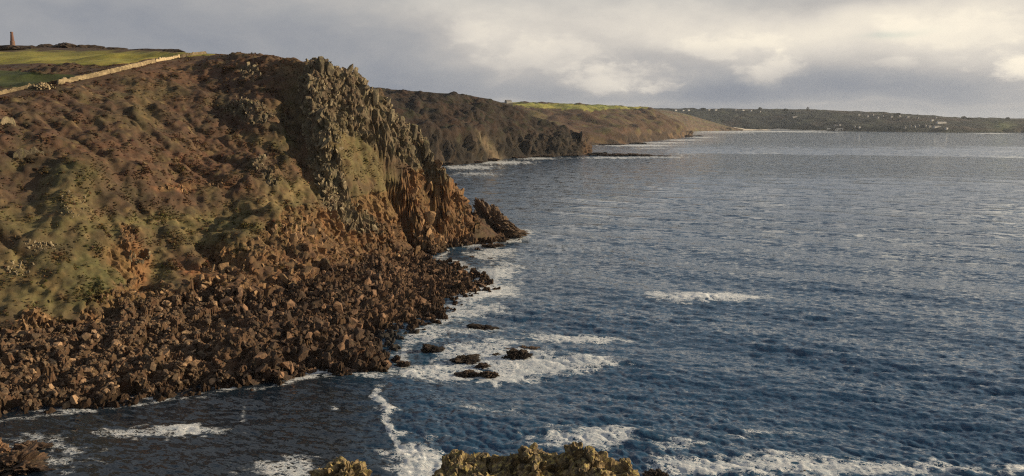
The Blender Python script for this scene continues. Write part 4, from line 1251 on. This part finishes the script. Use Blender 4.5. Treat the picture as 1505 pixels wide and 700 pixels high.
a_f = np.linspace(-R(35.5), R(35.5), 680)
a_c = np.linspace(R(35.5), 2 * math.pi - R(35.5), 90)[1:-1]
azs = np.r_[a_f, a_c, a_f[0] + 2 * math.pi]
th = np.linspace(R(37), R(2.2), 520)
r1 = CAM_H / np.tan(th)
th2 = np.linspace(R(2.2), R(0.28), 150)[1:]
r2 = CAM_H / np.tan(th2)
rs_ = np.r_[0.5, 40, r1, r2]
AA, RR = np.meshgrid(azs, rs_, indexing='ij')
SX = (RR * np.sin(AA)).ravel(); SY = (RR * np.cos(AA)).ravel()
spx, spy = project(np.stack([SX, SY, 0 * SX], 1))
infront = SY > 20
step = np.gradient(RR, axis=1).ravel()
fa_ = np.clip(1.25 - step / 4.0, 0, 1); fb_ = np.clip(1.25 - step / 1.8, 0, 1)
# sheltered water inside the cove: small waves, and smaller still close to the beach
bx, by = SX, SY
line = 0.5 - (spx - (540 + (spy - 560) * 0.3)) / 130.0 + 0.25 * fbm(np.stack([SX / 8, SY / 8, 0 * SX], 1), 3, 920)
shel = np.clip(line, 0, 1) * infront * (spy > 520)
depth = ground(SX, SY); innear = (SX > -215) & (SX < 60) & (SY > 105) & (SY < 780)
shoal = np.where(innear, sstep(depth, -5.5, -0.5), 0)
amp = (1 - 0.72 * shel) * (1 - 0.5 * shoal)
env = 0.8 + 0.5 * fbm(np.stack([SX / 70, SY / 70, 0 * SX], 1), 2, 900)
ca_, sa_ = math.cos(0.45), math.sin(0.45)
ux, uy = SX * ca_ - SY * sa_, SX * sa_ + SY * ca_
HA, HB = 0.19, 0.07
hz = amp * env * (fa_ * HA * tile_at(TA[0], LA, SX, SY) + fb_ * HB * tile_at(TB[0], LB, ux, uy))
ox = amp * env * (fa_ * HA * 1.7 * tile_at(TA[1], LA, SX, SY)); oy = amp * env * (fa_ * HA * 1.7 * tile_at(TA[2], LA, SX, SY))
# long ocean swell
sw = 0.45 * np.sin((SX * -0.55 + SY * -0.83) / 47.0 * 2 * math.pi + fbm(np.stack([SX / 150, SY / 150, 0 * SX], 1), 2, 901) * 3) * np.clip(1.3 - step / 18, 0, 1) * (1 - .6 * shel)
hz = hz + sw
foam = np.zeros(len(SX))
jx = fbm(np.stack([SX / 9, SY / 9, 0 * SX], 1), 3, 910); jy = fbm(np.stack([SX / 9, SY / 9, 0 * SX + 5], 1), 3, 911)
jx = jx + 0.9 * fbm(np.stack([SX / 2.4, SY / 2.4, 0 * SX], 1), 2, 912); jy = jy + 0.9 * fbm(np.stack([SX / 2.4, SY / 2.4, 0 * SX + 5], 1), 2, 913)
for a, b, rx, ry, s in FOAM:
    s = s * 0.93
    q = ((spx - a) / rx + jx * .6) ** 2 + ((spy - b) / ry + jy * .75) ** 2
    foam = np.maximum(foam, s * np.exp(-q * 0.8) * infront) + 0.18 * s * np.exp(-q * 0.45) * infront
for a, b, rx, ry, s in BREAK:
    q = ((spx - a) / rx) ** 2 + ((spy - b) / ry) ** 2
    hz = hz + 0.6 * s * np.exp(-q) * infront * (1 + 0.9 * jx)
# wash along the near shore
wash = np.where(innear, np.exp(-((depth + 0.8) / 1.0) ** 2), 0) * np.where(spx > 590, .6, .36) * (spx < 800)
foam = np.maximum(foam, wash * (1 + 0.5 * jx))
# stray whitecaps on the steepest crests in the open
cap = sstep(tile_at(TA[0], LA, SX, SY) * fa_ * env + 0.9 * jx, 3.1, 3.9) * (1 - shel) * 0.55
foam = np.clip(np.maximum(foam, cap), 0, 1.4)
SV = np.stack([SX + ox, SY + oy, hz], 1)
F = grid_faces(len(azs), len(rs_))
me = mesh_np('sea', SV, F[:, ::-1])
vfloat(me, 'distant', 1 - np.clip(fa_, 0, 1)); vfloat(me, 'foam', foam); vfloat(me, 'calm', shel)
shal = np.clip(foam * 0.5 + shoal * 0.3, 0, 1)
vfloat(me, 'shallow', shal)

M_sea, t, out = mat_new('sea water')
g = t.new('ShaderNodeNewGeometry'); P = g.outputs['Position']
fo = attr(t, 'foam').outputs['Fac']; cm = attr(t, 'calm').outputs['Fac']; sh_ = attr(t, 'shallow').outputs['Fac']
px_, py_, pz_ = t.sep(P)
P2 = t.xyz(t.m('MULTIPLY', t.m('ADD', t.m('MULTIPLY', px_, 0.92), t.m('MULTIPLY', py_, -0.38)), 0.42), t.m('ADD', t.m('MULTIPLY', px_, 0.38), t.m('MULTIPLY', py_, 0.92)), 0.0)
# small ripples tilt the surface (slope noise, so it holds at any distance)
nA = t.vm('SUBTRACT', t.noise(P2, 0.9, 4, 0.6, colour=True), (0.5, 0.5, 0.5))
nB = t.vm('SUBTRACT', t.noise(t.vm('ADD', P2, (17, 5, 2)), 3.2, 3, 0.6, colour=True), (0.5, 0.5, 0.5))
gust = t.noise(t.vm('MULTIPLY', P2, (0.012, 0.02, 0.0)), 1.0, 4, 0.6)
kg = t.m('MULTIPLY_ADD', gust, 1.0, 0.5)
kk = t.m('MULTIPLY', kg, t.m('SUBTRACT', 1.0, t.m('MULTIPLY', cm, 0.35)))
tilt = t.vm('ADD', t.vm('SCALE', nA, scale=t.m('MULTIPLY', kk, 1.0)), t.vm('SCALE', nB, scale=t.m('MULTIPLY', kk, 0.65)))
nC = t.vm('SUBTRACT', t.noise(t.vm('ADD', P2, (5, 27, 8)), 0.22, 3, 0.6, colour=True), (0.5, 0.5, 0.5))
tilt = t.vm('ADD', tilt, t.vm('SCALE', nC, scale=t.m('MULTIPLY', kg, t.m('MULTIPLY', attr(t, 'distant').outputs['Fac'], 1.05))))
tilt = t.vm('MULTIPLY', tilt, (1, 1, 0))
Nn = t.vm('NORMALIZE', t.vm('ADD', g.outputs['Normal'], tilt))
water = t.new('ShaderNodeBsdfPrincipled')
wc = t.mix(t.m('MULTIPLY', sh_, 0.7), (0.014, 0.048, 0.096), (0.045, 0.10, 0.13))
wc = t.mix(t.m('MULTIPLY', cm, 0.85), wc, (0.008, 0.010, 0.013))  # cove water painted darker, standing in for the reflected cliff
t.put(water.inputs['Base Color'], wc)
water.inputs['Roughness'].default_value = 0.05
water.inputs['IOR'].default_value = 1.333
t.l.new(Nn, water.inputs['Normal'])
# lacy foam
f1 = t.noise(P2, 0.42, 6, 0.62, 0.6); f2 = t.noise(t.vm('ADD', P2, (3, 9, 1)), 1.1, 6, 0.7, 1.1)
wob = t.vm('SCALE', t.vm('SUBTRACT', t.noise(P, 0.5, 4, 0.6, colour=True), (0.5, 0.5, 0.5)), scale=3.5)
def lace_at(sc_):
    vo = t.new('ShaderNodeTexVoronoi', feature='DISTANCE_TO_EDGE'); vo.inputs['Scale'].default_value = sc_
    t.put(vo.inputs['Vector'], t.vm('ADD', t.vm('MULTIPLY', P, (0.7, 1.0, 0.0)), wob)); return vo.outputs['Distance']
thin = t.m('MULTIPLY', t.m('MULTIPLY', fo, fo), 0.20)
lz = t.m('MAXIMUM', t.ramp(t.m('SUBTRACT', lace_at(0.42), thin), 0.05, 0.0), t.ramp(t.m('SUBTRACT', lace_at(1.1), thin), 0.06, 0.0))
lz = t.m('MULTIPLY', lz, t.ramp(t.m('ADD', fo, t.m('MULTIPLY', t.m('SUBTRACT', f1, 0.5), 1.6)), 0.22, 0.55))
core = t.ramp(t.m('ADD', fo, t.m('ADD', t.m('MULTIPLY', t.m('SUBTRACT', f1, 0.5), 1.7), t.m('MULTIPLY', t.m('SUBTRACT', f2, 0.5), 1.0))), 1.02, 1.26)
mask = t.m('MULTIPLY', t.m('MAXIMUM', core, t.m('MULTIPLY', lz, 0.7)), t.ramp(fo, 0.08, 0.25))
fm = t.new('ShaderNodeBsdfPrincipled')
t.put(fm.inputs['Base Color'], t.mix(t.ramp(f2, 0.35, 0.65), (0.52, 0.58, 0.61), (0.82, 0.82, 0.80))); fm.inputs['Roughness'].default_value = 0.8
bp = t.new('ShaderNodeBump'); bp.inputs['Strength'].default_value = 0.8; bp.inputs['Distance'].default_value = 0.5
t.put(bp.inputs['Height'], t.m('ADD', f1, f2)); t.l.new(bp.outputs[0], fm.inputs['Normal'])
ms = t.new('ShaderNodeMixShader'); t.put(ms.inputs[0], mask)
t.l.new(water.outputs[0], ms.inputs[1]); t.l.new(fm.outputs[0], ms.inputs[2]); t.l.new(ms.outputs[0], out.inputs[0])
tag(link('sea', me, M_sea), kind='structure')

# ------------------------------------------------------------------ houses and trees on the far hillside
M_white = flat_mat('white render', (0.42, 0.42, 0.41), nsc=0.05, amt=0.1)
M_cream = flat_mat('cream render', (0.20, 0.20, 0.20), nsc=0.05, amt=0.1)
M_slate = flat_mat('slate roof', (0.13, 0.13, 0.14), nsc=0.1, amt=0.3)
M_pane = flat_mat('window glass', (0.04, 0.045, 0.05), 0.2, 0.1, 0.1, 0.5)


def ray(bvhs, px, py):
    d = Vector(pix_dir(px, py)).normalized(); best = None
    for b in bvhs:
        h = b.ray_cast(Vector((0, 0, CAM_H)), d)
        if h[0] is not None and (best is None or h[3] < best[1]): best = (h[0], h[3])
    return None if best is None else best[0]


def house_mesh(L, Wd, Hh, roof):
    Vh = [(-L / 2, -Wd / 2, -4), (L / 2, -Wd / 2, -4), (L / 2, Wd / 2, -4), (-L / 2, Wd / 2, -4), (-L / 2, -Wd / 2, Hh), (L / 2, -Wd / 2, Hh), (L / 2, Wd / 2, Hh), (-L / 2, Wd / 2, Hh), (-L / 2, 0, Hh + roof), (L / 2, 0, Hh + roof)]
    wallm = bpy.data.meshes.new('wall'); wallm.from_pydata(Vh, [], [(0, 1, 5, 4), (2, 3, 7, 6), (1, 2, 6, 9, 5), (3, 0, 4, 8, 7)])
    e = .5
    rv = [(-L / 2 - e, -Wd / 2 - e, Hh - .25), (L / 2 + e, -Wd / 2 - e, Hh - .25), (L / 2 + e, 0, Hh + roof + .15), (-L / 2 - e, 0, Hh + roof + .15), (L / 2 + e, Wd / 2 + e, Hh - .25), (-L / 2 - e, Wd / 2 + e, Hh - .25)]
    roofm = bpy.data.meshes.new('roof'); roofm.from_pydata(rv, [], [(0, 1, 2, 3), (3, 2, 4, 5)])
    return wallm, roofm


HM = {k: house_mesh(*d) for k, d in {'a': (14, 9, 6, 3.5), 'b': (24, 10, 6.5, 3.5), 'c': (74, 14, 8, 3.0), 'd': (50, 12, 6, 3.0), 'e': (10, 8, 5, 3)}.items()}
WIN = bpy.data.meshes.new('window'); WIN.from_pydata([(-.7, 0, -.8), (.7, 0, -.8), (.7, 0, .8), (-.7, 0, .8), (-.7, .1, -.8), (.7, .1, -.8), (.7, .1, .8), (-.7, .1, .8)], [], [(0, 1, 2, 3), (0, 4, 5, 1), (1, 5, 6, 2), (2, 6, 7, 3), (3, 7, 4, 0)])
WIN.materials.append(M_pane)
HD = {'a': (14, 9), 'b': (24, 10), 'c': (74, 14), 'd': (50, 12), 'e': (10, 8)}


def house(px, py, kind, mat, label, group, bv=None, yaw=None):
    p = ray(bv or [bvh4, bvh5], px, py)
    if p is None: return
    r_ = empty('house', tuple(p)); r_.rotation_euler = (0, 0, random.uniform(.55, 1.0) if yaw is None else yaw)
    tag(r_, label, 'house', group)
    wm, rm = HM[kind]
    link('wall', variant(wm, mat), None, r_); link('roof', variant(rm, M_slate), None, r_)
    L, Wd = HD[kind]; n = max(2, int(L / 4.5))
    for q in range(n):
        o = link('window', WIN, None, r_); o.location = (-L / 2 + L * (q + .5) / n, -Wd / 2 - .05, 3.0)


G1 = 'houses on the far hillside'
for a, b in [(993, 163), (1004, 163.5), (1012, 163)]:
    house(a, b, 'b', M_white, 'white house on the crest above the brown dune slope', 'white houses above the dunes')
for a, b in [(1042, 162.5), (1052, 162.5), (1081, 162.5), (1092, 163), (1104, 163.5), (1117, 165)]:
    house(a, b, 'b', M_cream if a % 2 else M_white, 'pale house strung along the top of the hill above the beach', 'houses along the hilltop')
house(1168, 173, 'd', M_cream, 'single long pale house half way up the hill above the beach', None)
for a, b in [(1275, 172), (1283, 170), (1297, 171.5), (1310, 173), (1322, 172), (1334, 173), (1349, 174.5), (1262, 170), (1290, 174)]:
    house(a, b, 'b', M_cream, 'pale house high on the village hillside across the bay', 'houses high on the village hill')
for a, b in [(1228, 186), (1234, 185), (1256, 187.5), (1263, 188), (1338, 186), (1345, 187), (1350, 185.5), (1360, 186), (1366, 187.5), (1330, 189), (1391, 190)]:
    house(a, b, 'b' if a % 3 else 'a', M_white if a % 2 else M_cream, 'small pale house low on the village hill near the shore', 'houses near the far shore')
house(1383, 181.5, 'c', M_white, 'longest white building of the village, set half way up the hill', None, yaw=0.45)
house(1377, 187.5, 'd', M_white, 'second long white building, just below the longest one', None, yaw=0.45)
house(1370, 178, 'b', M_white, 'white house directly above the longest white building', None)
house(1376, 174, 'e', M_white, 'tiny white cottage near the hilltop over the long buildings', None)
p = ray([bvh3], 747, 152)
house(747, 151.5, 'b', M_cream, 'lone farmhouse on the skyline above the green fields', None, [bvh3])

# skyline trees: a trunk and a ragged crown of leaf clumps
M_leaf = flat_mat('far tree foliage', (0.030, 0.036, 0.020), nsc=0.2, amt=0.5)
M_trunk = flat_mat('bark', (0.06, 0.045, 0.035))


def crown_mesh(seed, rx, rz):
    r = np.random.default_rng(seed); n = 420
    d = r.normal(size=(n, 3)); d /= np.linalg.norm(d, axis=1)[:, None]
    lump = 1 + 0.45 * fbm(d * 1.8 + seed, 2, seed)
    c = d * (r.uniform(.35, 1, n) ** .5 * lump)[:, None] * np.array((rx, rx, rz)) + np.array((0, 0, rz * 1.25))
    a = r.normal(size=(n, 3)); b_ = r.normal(size=(n, 3)); s = r.uniform(.5, 1.2, (n, 1)) * rx * .16
    a /= np.linalg.norm(a, axis=1)[:, None]; b_ /= np.linalg.norm(b_, axis=1)[:, None]
    V_ = np.stack([c - a * s, c + b_ * s, c + a * s, c - b_ * s], 1).reshape(-1, 3)
    return mesh_np('crown', V_, np.arange(len(V_)).reshape(-1, 4), False)


for q, (a, b, wpx, hpx) in enumerate([(1117, 161.5, 5, 3.0), (1033, 161.5, 7, 2.5), (1187, 161.5, 3.5, 3.2), (1155, 162, 6, 2), (1320, 168.5, 6, 2.0), (1416, 173.5, 6, 2.2), (1481, 174.8, 5, 2.2), (1425, 174.5, 7, 1.6)]):
    p = ray([bvh4], a, b + 1.2)
    if p is None: continue
    sc = p.y / FPX
    r_ = empty('tree', tuple(p)); tag(r_, 'dark tree breaking the skyline of the far hill', 'tree', 'trees on the far skyline')
    cm_ = crown_mesh(40 + q, wpx * sc * .55, hpx * sc * .7); link('crown', cm_, M_leaf, r_)
    tr = lathe('trunk', [(wpx * sc * .07, -3), (wpx * sc * .05, hpx * sc * .6), (wpx * sc * .02, hpx * sc * 1.2)], M_trunk, r_, 8)

# ------------------------------------------------------------------ sea haze
hb = bmesh.new(); bmesh.ops.create_cube(hb, size=1.0)
me = bpy.data.meshes.new('haze'); hb.to_mesh(me); hb.free()
M_haze, t, out = mat_new('sea air')
vol = t.new('ShaderNodeVolumePrincipled'); vol.inputs['Color'].default_value = (0.78, 0.87, 1.0, 1)
vol.inputs['Density'].default_value = 0.000022; vol.inputs['Anisotropy'].default_value = 0.3
t.l.new(vol.outputs[0], out.inputs['Volume'])
o = link('haze', me, M_haze); o.scale = (25200, 25200, 200); o.location = (0, 0, 200 / 2 - 10)
tag(o, 'thin pale sea haze over the bay', 'haze', kind='stuff')
